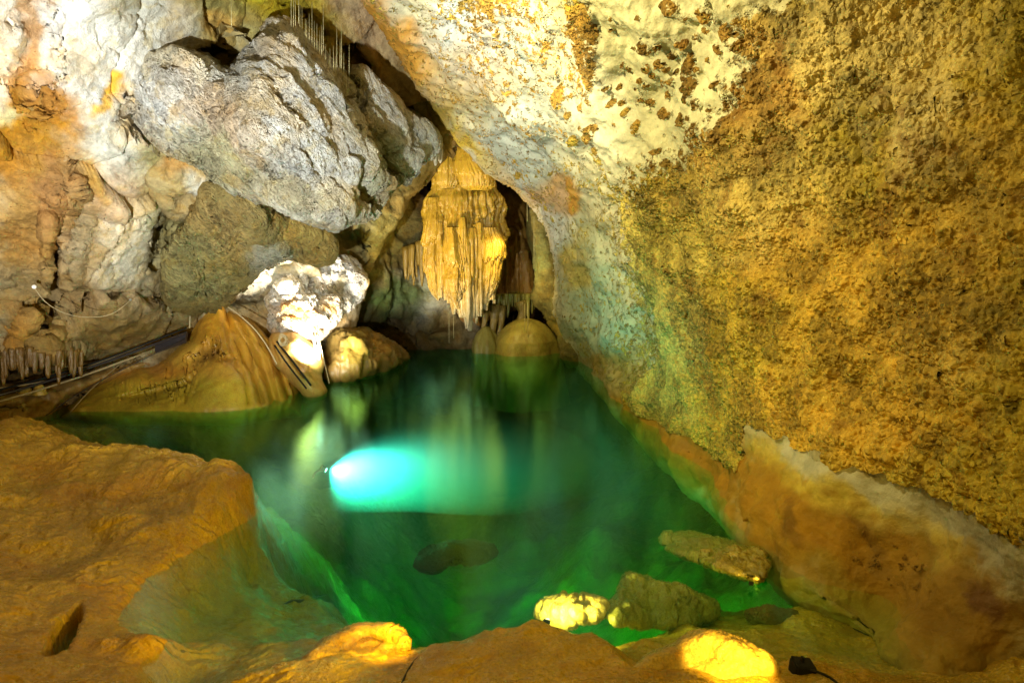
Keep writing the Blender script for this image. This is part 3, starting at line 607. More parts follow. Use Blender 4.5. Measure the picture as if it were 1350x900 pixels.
# right wall with the popcorn crust
pl = [(-0, 0)]
LX = [740, 800, 900, 972, 988, 1060, 1160, 1250, 1350, 1500]; LY = [462, 506, 572, 622, 552, 590, 622, 655, 690, 750]
def cov(px, py):
    q = np.stack([px / 60, py / 60, px * 0 + 3], -1); a = np.full(px.shape, .86)
    lower = 0.0
    a = a + .14 * sstep(950, 1150, px)
    pale = np.maximum(1 - sstep(.62, 1.5, ell(px, py, 838, 60, 155, 190, 24)), 1 - sstep(.6, 1.4, ell(px, py, 960, -60, 190, 90, 0)))
    a = a + pale * (.385 - a)
    arch = 1 - sstep(60, 330, (px * .62 + py * -.78) - 300 * .0 - 260 + 0 * px)  # towards the arch edge
    dline = segdist(px, py, [(470, 0), (560, 120), (640, 230), (705, 290), (728, 360), (745, 470)])
    near = 1 - sstep(70, 190, dline); a = a + near * (.455 - a)
    nm = 1 - sstep(.6, 1.2, ell(px, py, 690, 90, 95, 110, 40)); a = a + nm * .8 * (.47 - a)
    c2 = 1 - sstep(.5, 1.1, ell(px, py, 768, 55, 20, 75, -12)); a = a + c2 * (.64 - a)
    for (ex, ey, ea, eb) in [(880, 12, 15, 12), (848, 18, 6, 5), (845, 69, 13, 13), (855, 105, 6, 6), (826, 146, 5, 6), (867, 135, 6, 5), (868, 157, 12, 9), (897, 160, 9, 9), (792, 163, 9, 16), (800, 188, 8, 8), (903, 88, 11, 20), (906, 118, 13, 17), (920, 135, 9, 9),
                             (928, 20, 15, 18), (955, 42, 14, 20), (975, 60, 12, 12), (895, 60, 10, 7), (942, 70, 12, 8), (1000, 38, 16, 14), (1024, 35, 9, 8), (990, 70, 14, 16), (1045, 12, 12, 14), (740, 120, 9, 16), (720, 60, 7, 12), (700, 28, 6, 8), (835, 120, 4, 4), (780, 200, 10, 6), (760, 180, 8, 10)]:
        a = np.maximum(a, .66 * (1 - sstep(.5, 1.35, ell(px, py, ex, ey, ea, eb, 20))))
    rn = random.Random(77)
    for _ in range(120):
        ex, ey = rn.gauss(860, 75), rn.gauss(110, 75)
        if ey < 60 + (ex - 780) * 0 and rn.random() < .5: continue
        sz = rn.uniform(2.5, 6.5); m_ = (abs(px - ex) < 14) & (abs(py - ey) < 14)
        a[m_] = np.maximum(a[m_], .68 * (1 - sstep(.5, 1.35, ell(px[m_], py[m_], ex, ey, sz, sz * .9, 0))))
    # bare band below the crust at lower right
    ledge = np.interp(px, LX, LY)
    bare = sstep(-5, 5, py - ledge - 5 * fbm(q * 3, 3, 7)) * sstep(760, 800, px); a = a * (1 - bare) + bare * (.12 + .22 * (1 - sstep(960, 1000, px)))
    wl = np.interp(px, [740, 770, 900, 1000, 1150, 1350], [470, 485, 600, 690, 790, 890]); 
    low = (1 - sstep(.5, 1.1, ell(px, py, 1170, 745, 130, 45, 38))) * .42; a = np.maximum(a, low)
    return a
def crustc(px, py):
    return paint(px, py, (.45, .33, .045), [(1130, 60, 180, 90, 0, (.60, .46, .20), .8), (1300, 250, 120, 120, 0, (.42, .27, .06), .8), (1010, 130, 60, 60, 0, (.40, .22, .05), .8), (1060, 340, 80, 60, 0, (.36, .20, .03), .7), (1230, 160, 60, 60, 0, (.55, .44, .22), .7), (930, 420, 30, 90, -12, (.34, .19, .03), .7), (1270, 440, 90, 70, 0, (.50, .36, .12), .7), (1000, 240, 120, 90, 0, (.50, .37, .13), .7), (1180, 400, 140, 120, 0, (.56, .34, .05), .8), (850, 360, 90, 110, 0, (.52, .42, .11), .8), (1150, 560, 160, 60, 0, (.56, .34, .05), .8),
              (760, 60, 40, 90, 0, (.42, .26, .06), .9), (890, 80, 140, 150, 0, (.24, .13, .028), .95), (650, 80, 110, 110, 0, (.34, .18, .03), .9), (650, 160, 100, 120, 40, (.48, .28, .05), .9), (880, 430, 60, 120, 0, (.52, .42, .12), .6), (1170, 745, 130, 50, 38, (.42, .24, .05), 1)], 4, 20)
wl = [(745, 470), (770, 485), (850, 560), (900, 600), (1000, 690), (1150, 790), (1350, 890), (1500, 960)]
def wall_field(px, py, sd):
    ledge = np.interp(px, LX, LY)
    b = sstep(-3, 6, py - ledge) * sstep(760, 800, px)
    f = .03 * b                                   # the bare band lies behind the crust
    r = np.exp(-(segdist(px, py, [(1255, 760), (1290, 790), (1305, 830), (1340, 860)]) / 9) ** 2); f = f + .0 * r
    return f
patch('popcorn_wall', [(455, -30), (475, 0), (500, 32), (530, 78), (556, 122), (590, 165), (620, 202), (645, 226), (680, 250), (706, 275), (722, 305), (730, 340), (736, 375), (728, 405), (742, 440), (752, 478), (800, 530), (860, 600), (960, 700), (1060, 800), (1200, 920), (1400, 1010), (1640, 1010), (1640, -260), (430, -260), (430, -120)],
      [(470, 0, 6.9), (530, 80, 7.9), (590, 165, 9.3), (645, 226, 10.3), (706, 275, 11.0), (735, 375, 11.8), (745, 470, 12.0), (430, -250, 5.0), (600, -200, 4.3), (600, 0, 6.2), (700, 0, 5.5), (700, 150, 7.4), (800, 0, 4.8), (800, 150, 6.2), (760, 260, 8.4),
       (800, 350, 8.6), (800, 450, 9.4), (900, 0, 4.35), (900, 200, 5.5), (900, 400, 6.4), (1000, 0, 4.0), (1000, 250, 4.75), (1000, 450, 5.1), (1150, 0, 3.6), (1150, 250, 3.95), (1150, 500, 4.0), (1350, 0, 3.1), (1350, 300, 3.15), (1350, 600, 3.05), (1600, 0, 2.4), (1600, 500, 2.3), (1600, 900, 2.1), (1000, -250, 3.4), (1500, -250, 2.4),
       (770, 485, 11.4), (850, 560, 7.95), (900, 605, 6.35), (1000, 695, 4.72), (1150, 790, 3.72), (1350, 890, 3.02), (1000, 600, 4.95), (1150, 700, 3.85), (1350, 800, 3.0), (960, 720, 4.7), (1060, 800, 3.85), (1200, 920, 3.0), (800, 530, 9.2), (850, 620, 7.6)],
      M['pop'], step=1.75, rough=1.5, margin=30, roll=26, rolld=.45, skirt=2.4, noise=[('f', .9, .11, None), ('f', 3.2, .035, None), ('r', 2.0, .035, None)], base=(.62, .56, .36), seed=30, extra={'cover': cov, 'crust': crustc}, field=wall_field,
      cracks=[([(1190, 160), (1230, 150), (1290, 128), (1350, 112)], 4, .05), ([(880, 300), (905, 400), (935, 500)], 8, .06)],
      splats=[(480, -40, 60, 50, 45, (.40, .34, .26), .8), (520, 60, 90, 26, 50, (.66, .30, .02), .95), (600, 175, 70, 13, 50, (.62, .42, .03), .95), (680, 250, 40, 8, 40, (.60, .36, .06), .9), (620, 110, 70, 46, 40, (.52, .34, .10), .8), (630, 40, 70, 70, 0, (.62, .54, .42), .9), (600, 30, 22, 34, -20, (.45, .47, .44), .9),
              (680, 70, 14, 40, -20, (.40, .44, .38), .9), (700, 160, 60, 60, 40, (.62, .62, .50), .8), (690, 210, 66, 36, 40, (.50, .52, .46), .8), (735, 300, 22, 60, -25, (.70, .70, .66), .95), (722, 250, 22, 20, 30, (.60, .30, .08), .7), (745, 260, 12, 20, -20, (.60, .28, .02), .9),
              (880, 90, 130, 150, 0, (.70, .66, .48), .95), (780, 400, 34, 90, -12, (.45, .52, .34), .9), (800, 460, 30, 60, -20, (.52, .60, .46), .7), (850, 520, 90, 30, 40, (.50, .34, .09), .8), (760, 350, 14, 40, 0, (.56, .38, .06), .8),
              (1150, 740, 330, 130, 38, (.33, .215, .025), 1), (880, 585, 110, 22, 42, (.40, .22, .015), 1), (1040, 590, 60, 18, 28, (.52, .47, .30), .9), (1070, 604, 70, 20, 30, (.46, .43, .30), .95), (1180, 662, 110, 34, 25, (.46, .43, .32), .95), (1325, 738, 120, 46, 27, (.44, .41, .32), .95), (1080, 640, 110, 14, 30, (.60, .46, .06), .85), (1230, 720, 60, 16, 40, (.60, .44, .06), .8), (1020, 665, 90, 44, 38, (.38, .21, .015), .95),
              (1130, 720, 120, 36, 38, (.34, .17, .01), .9), (1060, 690, 10, 30, -20, (.14, .07, .01), .7), (1150, 715, 10, 36, -25, (.16, .08, .01), .7), (1260, 800, 110, 60, 34, (.34, .19, .03), .9), (1300, 800, 30, 20, 40, (.16, .07, .05), .7), (1170, 850, 90, 30, 34, (.40, .26, .05), .9), (940, 600, 80, 26, 42, (.36, .17, .01), .9), (1090, 615, 60, 14, 28, (.50, .47, .36), .7)])
tag(bpy.data.objects['popcorn_wall'], 'leaning right wall crusted with golden calcite popcorn over a bare pale band', kind='structure')

# right arch lump and brown column in the alcove
patch('arch_pillar', [(700, 268), (716, 290), (728, 330), (745, 400), (768, 478), (745, 480), (736, 440), (720, 412), (700, 400), (706, 370), (704, 330), (694, 300)],
      [(700, 270, 11.9), (725, 350, 12.1), (710, 400, 12.3), (750, 470, 11.7), (740, 430, 12.1)], M['brown'], step=1.5, roll=14, rolld=.4, skirt=1.0, noise=[('f', 2, .10, None), ('r', 5, .04, None)], base=(.26, .22, .07), seed=34,
      splats=[(738, 400, 8, 44, 8, (.50, .33, .05), .9), (712, 345, 10, 30, 0, (.24, .26, .10), .8)])
tag(bpy.data.objects['arch_pillar'], 'narrow olive rock rib standing inside the right edge of the arch', 'rock')
patch('drapery_column', [(640, 235), (668, 250), (690, 265), (696, 300), (700, 350), (706, 392), (694, 404), (680, 400), (668, 410), (655, 402), (640, 420), (620, 440), (600, 430), (600, 240)],
      [(640, 240, 13.6), (690, 270, 13.6), (670, 330, 13.2), (700, 390, 13.4), (640, 400, 13.3), (610, 330, 13.6), (615, 430, 13.4)], M['drape'], step=1.4, roll=14, rolld=.4, skirt=.8, rough=3,
      noise=[('r', 3.2, .12, rotmat(0, 0, 0, 1.6, 1.6, .18)), ('f', 1.4, .14, None)], base=(.30, .16, .03), seed=36, splats=[(670, 395, 50, 12, 0, (.30, .30, .06), .8)])
tag(bpy.data.objects['drapery_column'], 'dim brown flowstone curtain with green fringed hem behind the golden stalactite', 'flowstone')
print('walls done')

# ------------------------------------------------------------------ the great draped stalactite
def zof(py, d): return float(at(610, py, d)[2])
ST_D = 12.0
def sx_of(px, d=ST_D): return (px - 675) / F * d
stal = empty('stalactite', at(612, 437, ST_D)); tag(stal, 'great golden draped stalactite with pale ragged tip hanging over the pool', 'stalactite')
def goldc(TH, Z, C):
    zt, zb = zof(385, ST_D), zof(437, ST_D)
    n = fbm(np.stack([np.cos(TH) * 3, np.sin(TH) * 3, Z * 3], -1), 4, 3)
    m = (1 - sstep(zb + .08, zt + .34, Z + .30 * n))[..., None]
    C = C * (1 - m) + m * np.array((.66, .60, .42))
    m2 = sstep(.1, .7, fbm(np.stack([np.cos(TH) * 5, np.sin(TH) * 5, Z * 1.2], -1), 3, 9))[..., None] * .5
    return C * (1 - m2) + m2 * np.array((.34, .20, .02))
GOLDC = (.42, .26, .022)
def prof(rows, d, cx):                                    # rows: (py, left px, right px)
    zs = [zof(r[0], d) for r in rows][::-1]; rs = [(r[2] - r[1]) / 2 / F * d * .84 for r in rows][::-1]; bd = [((r[1] + r[2]) / 2 - cx) / F * d for r in rows][::-1]
    return zs, rs, bd
def stal_part(name, rows, d, dy, tiers, nt=360, nz=320, sy=.8, flute=5, fl=.03, seed=2, lobes=(), col=GOLDC, par=stal, noise=.02):
    cx = rows[0][1] * .5 + rows[0][2] * .5; zs, rs, bd = prof(rows, d, cx); c = at(cx, 330, d)
    return revolve(name, (c[0], c[1] + dy, 0), zs, rs, M['drape'], col, par, nt, nz, lobes=lobes, flute=flute, flamp=fl, noise=noise, nsc=3, seed=seed, sy=sy, tiers=tiers, bend=bd, colf=goldc)
Zp = lambda py: zof(py, ST_D)
stal_part('main_body', [(165, 585, 600), (195, 578, 622), (225, 575, 640), (245, 572, 650), (262, 566, 658), (300, 564, 660), (330, 570, 658), (355, 577, 653), (375, 588, 645), (392, 599, 636), (408, 609, 628), (420, 616, 622)], 12.0, .05,
          [(Zp(240), .10, .035, 5), (Zp(272), .14, .05, 6), (Zp(300), .16, .06, 6), (Zp(322), .12, .05, 9), (Zp(345), .2, .04, 9), (Zp(372), .26, .06, 8), (Zp(398), .18, .05, 7)], lobes=((.07, 3, .5), (.05, 5, 1.2)), seed=2, fl=.065, noise=.05, flute=9)
stal_part('side_column', [(262, 566, 584), (290, 560, 590), (318, 558, 586), (340, 559, 582), (375, 562, 584), (388, 568, 582), (396, 576, 578)], 11.75, .0, [(Zp(318), .07, .05, 5), (Zp(352), .10, .03, 5)], nt=200, nz=220, flute=4, fl=.02, seed=5, sy=1)
stal_part('front_lobe', [(300, 588, 606), (330, 586, 612), (352, 590, 614), (368, 586, 616), (385, 590, 612), (396, 596, 608), (408, 602, 606)], 11.45, .05, [(Zp(345), .08, .04, 5), (Zp(380), .16, .04, 6)], nt=220, nz=220, flute=4, fl=.025, seed=7, sy=1, lobes=((.1, 4, 0),))
stal_part('right_lobe', [(300, 628, 656), (325, 630, 664), (345, 632, 660), (370, 634, 654), (385, 634, 648), (396, 632, 642), (408, 632, 636)], 11.6, .1, [(Zp(335), .10, .05, 6), (Zp(375), .14, .03, 6)], nt=220, nz=220, flute=4, fl=.03, seed=9, sy=1, lobes=((.1, 3, 1),))
stal_part('upper_drape', [(196, 606, 622), (215, 602, 640), (232, 604, 652), (246, 608, 652), (251, 618, 640)], 11.3, .1, [(Zp(232), .06, .04, 6), (Zp(246), .10, .03, 6)], nt=200, nz=160, flute=5, fl=.03, seed=11, sy=.6)
stal_part('upper_fold', [(178, 586, 600), (200, 578, 604), (222, 576, 606), (240, 578, 604), (248, 584, 598)], 11.4, .15, [(Zp(226), .06, .03, 6), (Zp(242), .08, .03, 6)], nt=180, nz=120, flute=5, fl=.02, seed=13, sy=.7)
rnd = random.Random(4)
for k in range(19):                                       # long tapering drapes that end in the ragged point
    px = 571 + 80 * k / 18 + rnd.uniform(-2, 2); tip = 438 - 1.0 * abs(px - 618) ** 1.02 - rnd.uniform(0, 16) * (abs(px - 618) > 5)
    top = rnd.uniform(285, 335); d = 11.98 - .46 * math.sqrt(max(0.02, 1 - ((px - 611) / 50) ** 2)) + rnd.uniform(-.05, .06)
    w_ = rnd.uniform(3.2, 7.0) * (.8 + .4 * (abs(px - 615) < 20)); m_ = tip - top
    stal_part('drape', [(top, px - w_ * .5, px + w_ * .5), (top + m_ * .12, px - w_, px + w_), (top + m_ * .45, px - w_ * 1.05, px + w_ * .95), (top + m_ * .72, px - w_ * .8, px + w_ * .8), (top + m_ * .88, px - w_ * .42, px + w_ * .42), (tip, px - .3, px + .5)], d, 0,
              [(zof(top + m_ * .5, d), .05, .018, 3)], nt=48, nz=110, flute=2.5, fl=.018, seed=40 + k, sy=1, lobes=((.12, 3, k),), noise=.012)
from mathutils.bvhtree import BVHTree
bpy.context.view_layer.update(); _dg = bpy.context.evaluated_depsgraph_get(); _bv = {}
def hit(px, py, names=('cave_wall',), lift=0.0, default=8.0):
    best = None; rr_ = ray(px, py); L = float(np.linalg.norm(rr_)); dv = Vector(rr_ / L)
    for n_ in names:
        ob = bpy.data.objects[n_]
        if n_ not in _bv: _bv[n_] = BVHTree.FromObject(ob, _dg)
        h_ = _bv[n_].ray_cast(Vector(CP) - ob.location, dv)
        if h_[0] is not None and (best is None or h_[3] < best): best = h_[3]
    return (best / L if best else default) - lift
# curtains beside it
def cluster(name, label, spots, d, mat, col, group=None, w=(.02, .04), seed=1, cat='stalactites', wall=None):
    r = random.Random(seed)
    if wall: d = float(np.median([hit(s[0], s[1], wall) for s in spots]))
    e = empty(name, at(sum(s[0] for s in spots) / len(spots), max(s[2] for s in spots), d)); tag(e, label, cat, group)
    for (px, y0, y1) in spots:
        dd = d + r.uniform(-.12, .12); w0 = r.uniform(*w)
        if wall: dd = hit(px, y0, wall) + r.uniform(-.01, .02)
        tube('stalactite_tip', [at(px, y0, dd), at(px + r.uniform(-1, 1), (y0 + y1) / 2, dd), at(px + r.uniform(-1, 1), y1, dd)], [w0 * 1.3, w0 * .8, .004], mat, e, 7, 1, col)
    return e
r_ = random.Random(8)
cluster('stalactite_fringe', 'fringe of green brown stalactites along the hem of the dim curtain behind the great stalactite', [(px, 388, 388 + r_.uniform(10, 34)) for px in np.arange(636, 704, 2.6)], 13.0, M['drape'], (.30, .28, .06), w=(.02, .04), seed=3)
cluster('stalactite_fringe', 'small yellow stalactite curtain left of the great stalactite', [(px, 318 + (556 - px) * .4, 345 + r_.uniform(0, 34)) for px in np.arange(534, 560, 2.4)], 12.6, M['drape'], (.24, .16, .03), w=(.03, .055), seed=5)
cluster('stalactite_fringe', 'dark fringe of short stalactites low on the left wall above the two little stalagmites', [(px, 462 + r_.uniform(-4, 6), 482 + r_.uniform(0, 1) ** 2 * 26) for px in sorted(r_.uniform(-4, 112) for _ in range(34))], 6.95, M['drape'], (.16, .09, .02), w=(.006, .024), seed=6, wall=('cave_wall',))
cluster('stalactite_fringe', 'short dripstone teeth under the right tip of the hanging block', [(px, 196, 206 + r_.uniform(0, 12)) for px in np.arange(562, 582, 2.4)], 9.25, M['drape'], (.44, .40, .28), w=(.015, .03), seed=7, wall=('hanging_rock', 'cave_wall'))
# little stalagmites on the bank
for px, lab in [(35, 'left one of two small yellow stalagmites behind the pipes'), (53, 'right one of two small yellow stalagmites behind the pipes')]:
    c = at(px, 520, 7.6)
    o = revolve('stalagmite', c, [0, .04, .10, .13], [.062, .052, .034, .004], M['flow'], (.48, .34, .06), nt=40, nz=24, noise=.01, nsc=8, seed=px); tag(o, lab, 'stalagmite')

# domes at the far waterline
def dome(px, py, rpx, hpx, name, lab, colr, seed, tip=.0, d=None, lob=((.05, 3, 0), (.04, 7, 1))):
    c = atz(px, py, 0); dd = c[1] / math.cos(PITCH) * .995; r = rpx / F * dd; h = hpx / F * dd; c = c + np.array([0, r * .9, 0])
    zs = [-1.0, -.1, 0, h * .35, h * .6, h * .8, h * .92, h]; rs = [r * 1.25, r * 1.04, r, r * .93, r * .78, r * .56, r * .36, .05]
    o = revolve(name, c, zs, rs, M['flow'], colr, nt=160, nz=120, noise=.03, nsc=2, seed=seed, lobes=lob); tag(o, lab, 'stalagmite'); return o
dome(693, 469, 46, 46, 'stalagmite', 'broad ochre dome standing in the water against the right arch', (.42, .34, .07), 3)
dome(640, 466, 18, 34, 'stalagmite', 'small dome with dark grooves left of the broad dome at the far waterline', (.34, .30, .07), 4, lob=((.10, 5, 0), (.05, 9, 1)))
# columns reaching down onto the domes
for (pts, wd, lab) in [([(655, 402), (650, 430), (646, 462)], .07, 'leftmost thin column joining the curtain to the small dome'), ([(662, 404), (661, 430), (650, 466)], .05, 'thin dark column between the small and the broad dome'),
                       ([(686, 398), (690, 412), (684, 430)], .09, 'stubby column standing on top of the broad dome'), ([(642, 405), (636, 440), (634, 468)], .04, 'slender column left of the small dome grooves')]:
    o = tube('calcite_column', [at(a, b, 12.9) for a, b in pts], [wd * 1.3, wd * .7, wd * .9], M['drape'], None, 12, 2, (.26, .19, .05)); tag(o, lab, 'column')

# soda straws
def straws(spots, group):
    for (px, y0, y1, d, lab) in spots:
        o = tube('soda_straw', [at(px, y0, d), at(px, y1, d)], .0022 * d / 6, M['straw'], None, 6, 0); tag(o, lab, 'soda straw', group)
L = []
rr = random.Random(11)
ORD = 'first second third fourth fifth sixth seventh eighth ninth tenth eleventh twelfth thirteenth fourteenth fifteenth sixteenth seventeenth eighteenth nineteenth twentieth twenty-first twenty-second twenty-third twenty-fourth twenty-fifth twenty-sixth'.split()
for k in range(26):
    px = 384 + 76 * (k / 25) + rr.uniform(-1, 1); y1 = 40 + (px - 384) * 1.15 + rr.uniform(-24, 22); y0 = y1 - rr.uniform(35, 70)
    L.append((px, y0, y1, 6.6 + .006 * (px - 380), '%s soda straw from the left in the cluster beside the hanging block' % ORD[k]))
straws(L, 'soda straws hanging beside the block')
straws([(305, 0, 36, 5.7, 'lone short soda straw at the top above the dark notch of the hanging block'), (704, 285, 350, 11.5, 'long soda straw hanging in the dark right part of the arch'), (695, 262, 292, 11.3, 'short soda straw just inside the arch edge'),
        (592, 405, 452, 12.6, 'longest soda straw under the left side of the great stalactite'), (598, 408, 446, 12.6, 'shorter soda straw under the left side of the great stalactite'), (692, 400, 436, 12.4, 'left soda straw in front of the broad dome'), (696, 398, 444, 12.4, 'right soda straw in front of the broad dome')], 'single soda straws')

# ------------------------------------------------------------------ rocks in and at the pool
def boulder(name, outline, ctrl, lab, col, seed, splats=(), mat='shore', **k):
    o = patch(name, outline, ctrl, M[mat], cracks=k.get('cracks', ()), dents=k.get('dents', ()), step=1.6, margin=14, roll=k.get('roll', 10), rolld=k.get('rolld', .05), skirt=k.get('skirt', .35), rough=k.get('rough', 2), noise=k.get('noise', [('f', 4, .02, None), ('p', 4.5, .06, None), ('p', 12, .02, None), ('f', 20, .006, None)]), base=col, seed=seed, splats=splats, warp=5)
    tag(o, lab, k.get('cat', 'rock')); return o
def gd(px, py, z): return float((atz(px, py, z) - CP) @ FW)
boulder('pool_rock', [(868, 705), (905, 702), (950, 710), (990, 722), (1014, 740), (1010, 756), (996, 766), (960, 752), (920, 738), (885, 728)],
        [(868, 708, gd(868, 708, -.12)), (920, 705, gd(920, 705, -.10)), (930, 725, gd(930, 725, -.05)), (1010, 748, gd(1010, 748, .02)), (980, 758, gd(980, 758, .02)), (890, 728, gd(890, 728, -.06)), (960, 735, gd(960, 735, .00))],
        'flat olive rock breaking the water with its right tip lit by a small yellow lamp', (.32, .27, .05), 51)
boulder('submerged_rock', [(806, 800), (818, 775), (826, 755), (850, 762), (890, 775), (925, 785), (950, 800), (930, 822), (880, 826), (840, 824), (800, 815)],
        [(806, 805, gd(806, 805, -.12)), (826, 757, gd(826, 757, -.10)), (850, 790, gd(850, 790, -.15)), (880, 800, gd(880, 800, -.18)), (945, 800, gd(945, 800, -.25)), (860, 824, gd(860, 824, -.22)), (920, 822, gd(920, 822, -.25))],
        'pale green rough rock just under the water right of the sunken yellow lamp', (.36, .34, .09), 52, noise=[('f', 4, .03, None), ('p', 5, .08, None), ('r', 16, .02, None)], cracks=[([(822, 756), (832, 790), (815, 812)], 6, .05)])
boulder('lamp_rock', [(712, 800), (724, 788), (750, 782), (775, 782), (796, 790), (803, 806), (790, 818), (760, 824), (730, 818), (712, 812)],
        [(712, 805, gd(712, 805, -.2)), (750, 784, gd(750, 784, -.10)), (795, 795, gd(795, 795, -.08)), (760, 805, gd(760, 805, -.12)), (760, 822, gd(760, 822, -.2))],
        'small sunken rock glowing yellow over the sunken lamp', (.50, .40, .12), 53, rough=7, noise=[('f', 6, .03, None), ('r', 18, .02, None)])
boulder('dark_rock', [(545, 742), (560, 722), (590, 716), (625, 718), (655, 724), (645, 738), (600, 742), (560, 752)],
        [(545, 745, gd(545, 745, -.5)), (590, 720, gd(590, 720, -.42)), (600, 735, gd(600, 735, -.38)), (650, 728, gd(650, 728, -.5))],
        'dark brown rock lying sunk in the middle of the pool', (.04, .03, .015), 54, mat='brown', rough=7, roll=10, noise=[('f', 5, .05, None)])
boulder('dark_rock', [(985, 808), (1010, 803), (1045, 806), (1050, 816), (1020, 821), (992, 817)],
        [(985, 810, gd(985, 810, -.2)), (1015, 806, gd(1015, 806, -.13)), (1050, 812, gd(1050, 812, -.2)), (1020, 820, gd(1020, 820, -.18))],
        'small dark stone under water between the pale sunken rock and the right wall', (.10, .05, .02), 55, mat='brown')
# lit rimstone shells along the near shore
boulder('rimstone_shell', [(392, 880), (408, 862), (430, 843), (460, 829), (495, 824), (520, 828), (536, 842), (538, 856), (515, 858), (480, 866), (440, 878), (405, 890)],
        [(392, 885, gd(392, 885, .03)), (430, 845, gd(430, 845, .03)), (495, 826, gd(495, 826, .03)), (535, 845, gd(535, 845, .04)), (480, 845, gd(480, 845, -.04)), (510, 856, gd(510, 856, -.05)), (440, 875, gd(440, 875, -.01))],
        'curved amber rimstone bowl lit from inside at the lower centre left', (.58, .36, .08), 57, noise=[('f', 4, .02, None), ('f', 18, .006, None)], roll=8, rolld=.05, dents=[(490, 850, 36, 10, -12, .10, .5)], cat='flowstone')
boulder('rimstone_shell', [(828, 894), (840, 878), (856, 862), (882, 854), (904, 842), (920, 834), (945, 834), (975, 846), (1000, 860), (1018, 872), (1028, 893), (1010, 915), (850, 915)],
        [(830, 893, gd(830, 893, .05)), (860, 864, gd(860, 864, .11)), (930, 836, gd(930, 836, .16)), (1018, 874, gd(1018, 874, .12)), (930, 870, gd(930, 870, .07)), (1020, 893, gd(1020, 893, .04)), (930, 910, gd(930, 910, .02)), (870, 890, gd(870, 890, .04))],
        'humped rimstone shell glowing bright yellow white at the bottom edge', (.66, .48, .14), 58, noise=[('f', 4, .02, None), ('f', 18, .006, None)], roll=10, rolld=.06, cat='flowstone', rough=1)
boulder('pebble', [(1052, 893), (1058, 888), (1066, 890), (1067, 897), (1053, 898)], [(1052, 893, 3.02), (1060, 890, 3.0), (1066, 895, 3.0)], 'small yellow pebble beside the black lamp housing', (.55, .45, .15), 59, roll=5, rolld=.02, skirt=.05, rough=0, cat='pebble')

# ------------------------------------------------------------------ pipes, cables, lamps
def surf(px, py, d): return at(px, py, d)
pipes = [([(-40, 532, 7.1), (100, 492, 7.8), (246, 438, 8.55)], .030, 'dark', 'thickest dark pipe of the bundle running up the left bank'),
         ([(-40, 524, 7.15), (110, 485, 7.9), (246, 432, 8.6)], .022, 'black', 'upper black hose of the pipe bundle on the left bank'),
         ([(-40, 540, 7.05), (90, 503, 7.7), (200, 462, 8.3)], .022, 'wire', 'lower pale pipe of the bundle on the left bank'),
         ([(-40, 516, 7.2), (60, 504, 7.6), (120, 482, 7.95), (190, 455, 8.4)], .012, 'wire', 'thin pale line above the pipe bundle'),
         ([(60, 548, 7.5), (100, 520, 7.75), (150, 492, 8.05), (246, 446, 8.5)], .010, 'dark', 'thin dark cable below the pipe bundle'),
         ([(92, 544, 7.7), (120, 512, 7.9), (170, 470, 8.2)], .007, 'wire', 'thin wire crossing down to the water from the pipe bundle')]
for P, r, m, lab in pipes:
    r = r * .5
    o = tube('pipe' if r > .02 else 'cable', [at(*p) for p in P], r, M[m], None, 10, 2); tag(o, lab, 'pipe' if r > .02 else 'cable')
o = mesh_obj('board', (lambda a, b, c, d: np.array([a, b, c, d] + [p + np.array([0, .04, -.03]) for p in (a, b, c, d)]))(at(205, 452, 8.5), at(246, 436, 8.75), at(244, 449, 8.7), at(204, 463, 8.45)), [(0, 1, 2, 3), (7, 6, 5, 4), (0, 4, 5, 1), (1, 5, 6, 2), (2, 6, 7, 3), (3, 7, 4, 0)], M['dark'], smooth=False)
tag(o, 'short dark board lying along the pipes behind the orange cone', 'board')
o = tube('rope', [at(45, 379, 6.4), at(60, 400, 6.45), (at(90, 416, 6.6)), at(125, 419, 6.8), at(150, 414, 6.9), at(172, 396, 7.0)], .0035, M['wire'], None, 6, 2); tag(o, 'slack pale rope sagging between two bolts on the left wall', 'rope')
def ball(name, c, r, mat, parent=None, n=10):
    zs = np.cos(np.linspace(np.pi, 0, n)) * r; rs = np.maximum(np.sin(np.linspace(np.pi, 0, n)) * r, 1e-4)
    return revolve(name, c, list(zs), list(rs), mat, (.8, .8, .8), parent, nt=16, nz=n * 2)
o = ball('bolt', at(45, 378, 6.4), .02, M['white']); tag(o, 'white bolt holding the left end of the sagging rope', 'bolt')
o = ball('bolt', at(172, 395, 7.0), .014, M['metal']); tag(o, 'grey bolt holding the right end of the sagging rope', 'bolt')
for P, lab in [([(250, 432, 8.4), (252, 380, 8.6)], 'upright thin stake left of the orange cone')]:
    o = tube('stake', [at(*p) for p in P], .008, M['wire'], None, 6, 0); tag(o, lab, 'stake')
o = tube('cable', [at(*p) for p in [(296, 402, 9.0), (312, 412, 8.85), (335, 432, 8.7), (352, 455, 8.65), (365, 480, 8.6)]], .008, M['rope'], None, 6, 2); tag(o, 'pale cable running down the right flank of the orange cone', 'cable')
o = tube('cable', [at(*p) for p in [(230, 382, 8.5), (300, 375, 8.3), (345, 372, 8.6)]], .005, M['wire'], None, 6, 2); tag(o, 'thin wire crossing above the tip of the orange cone', 'cable')
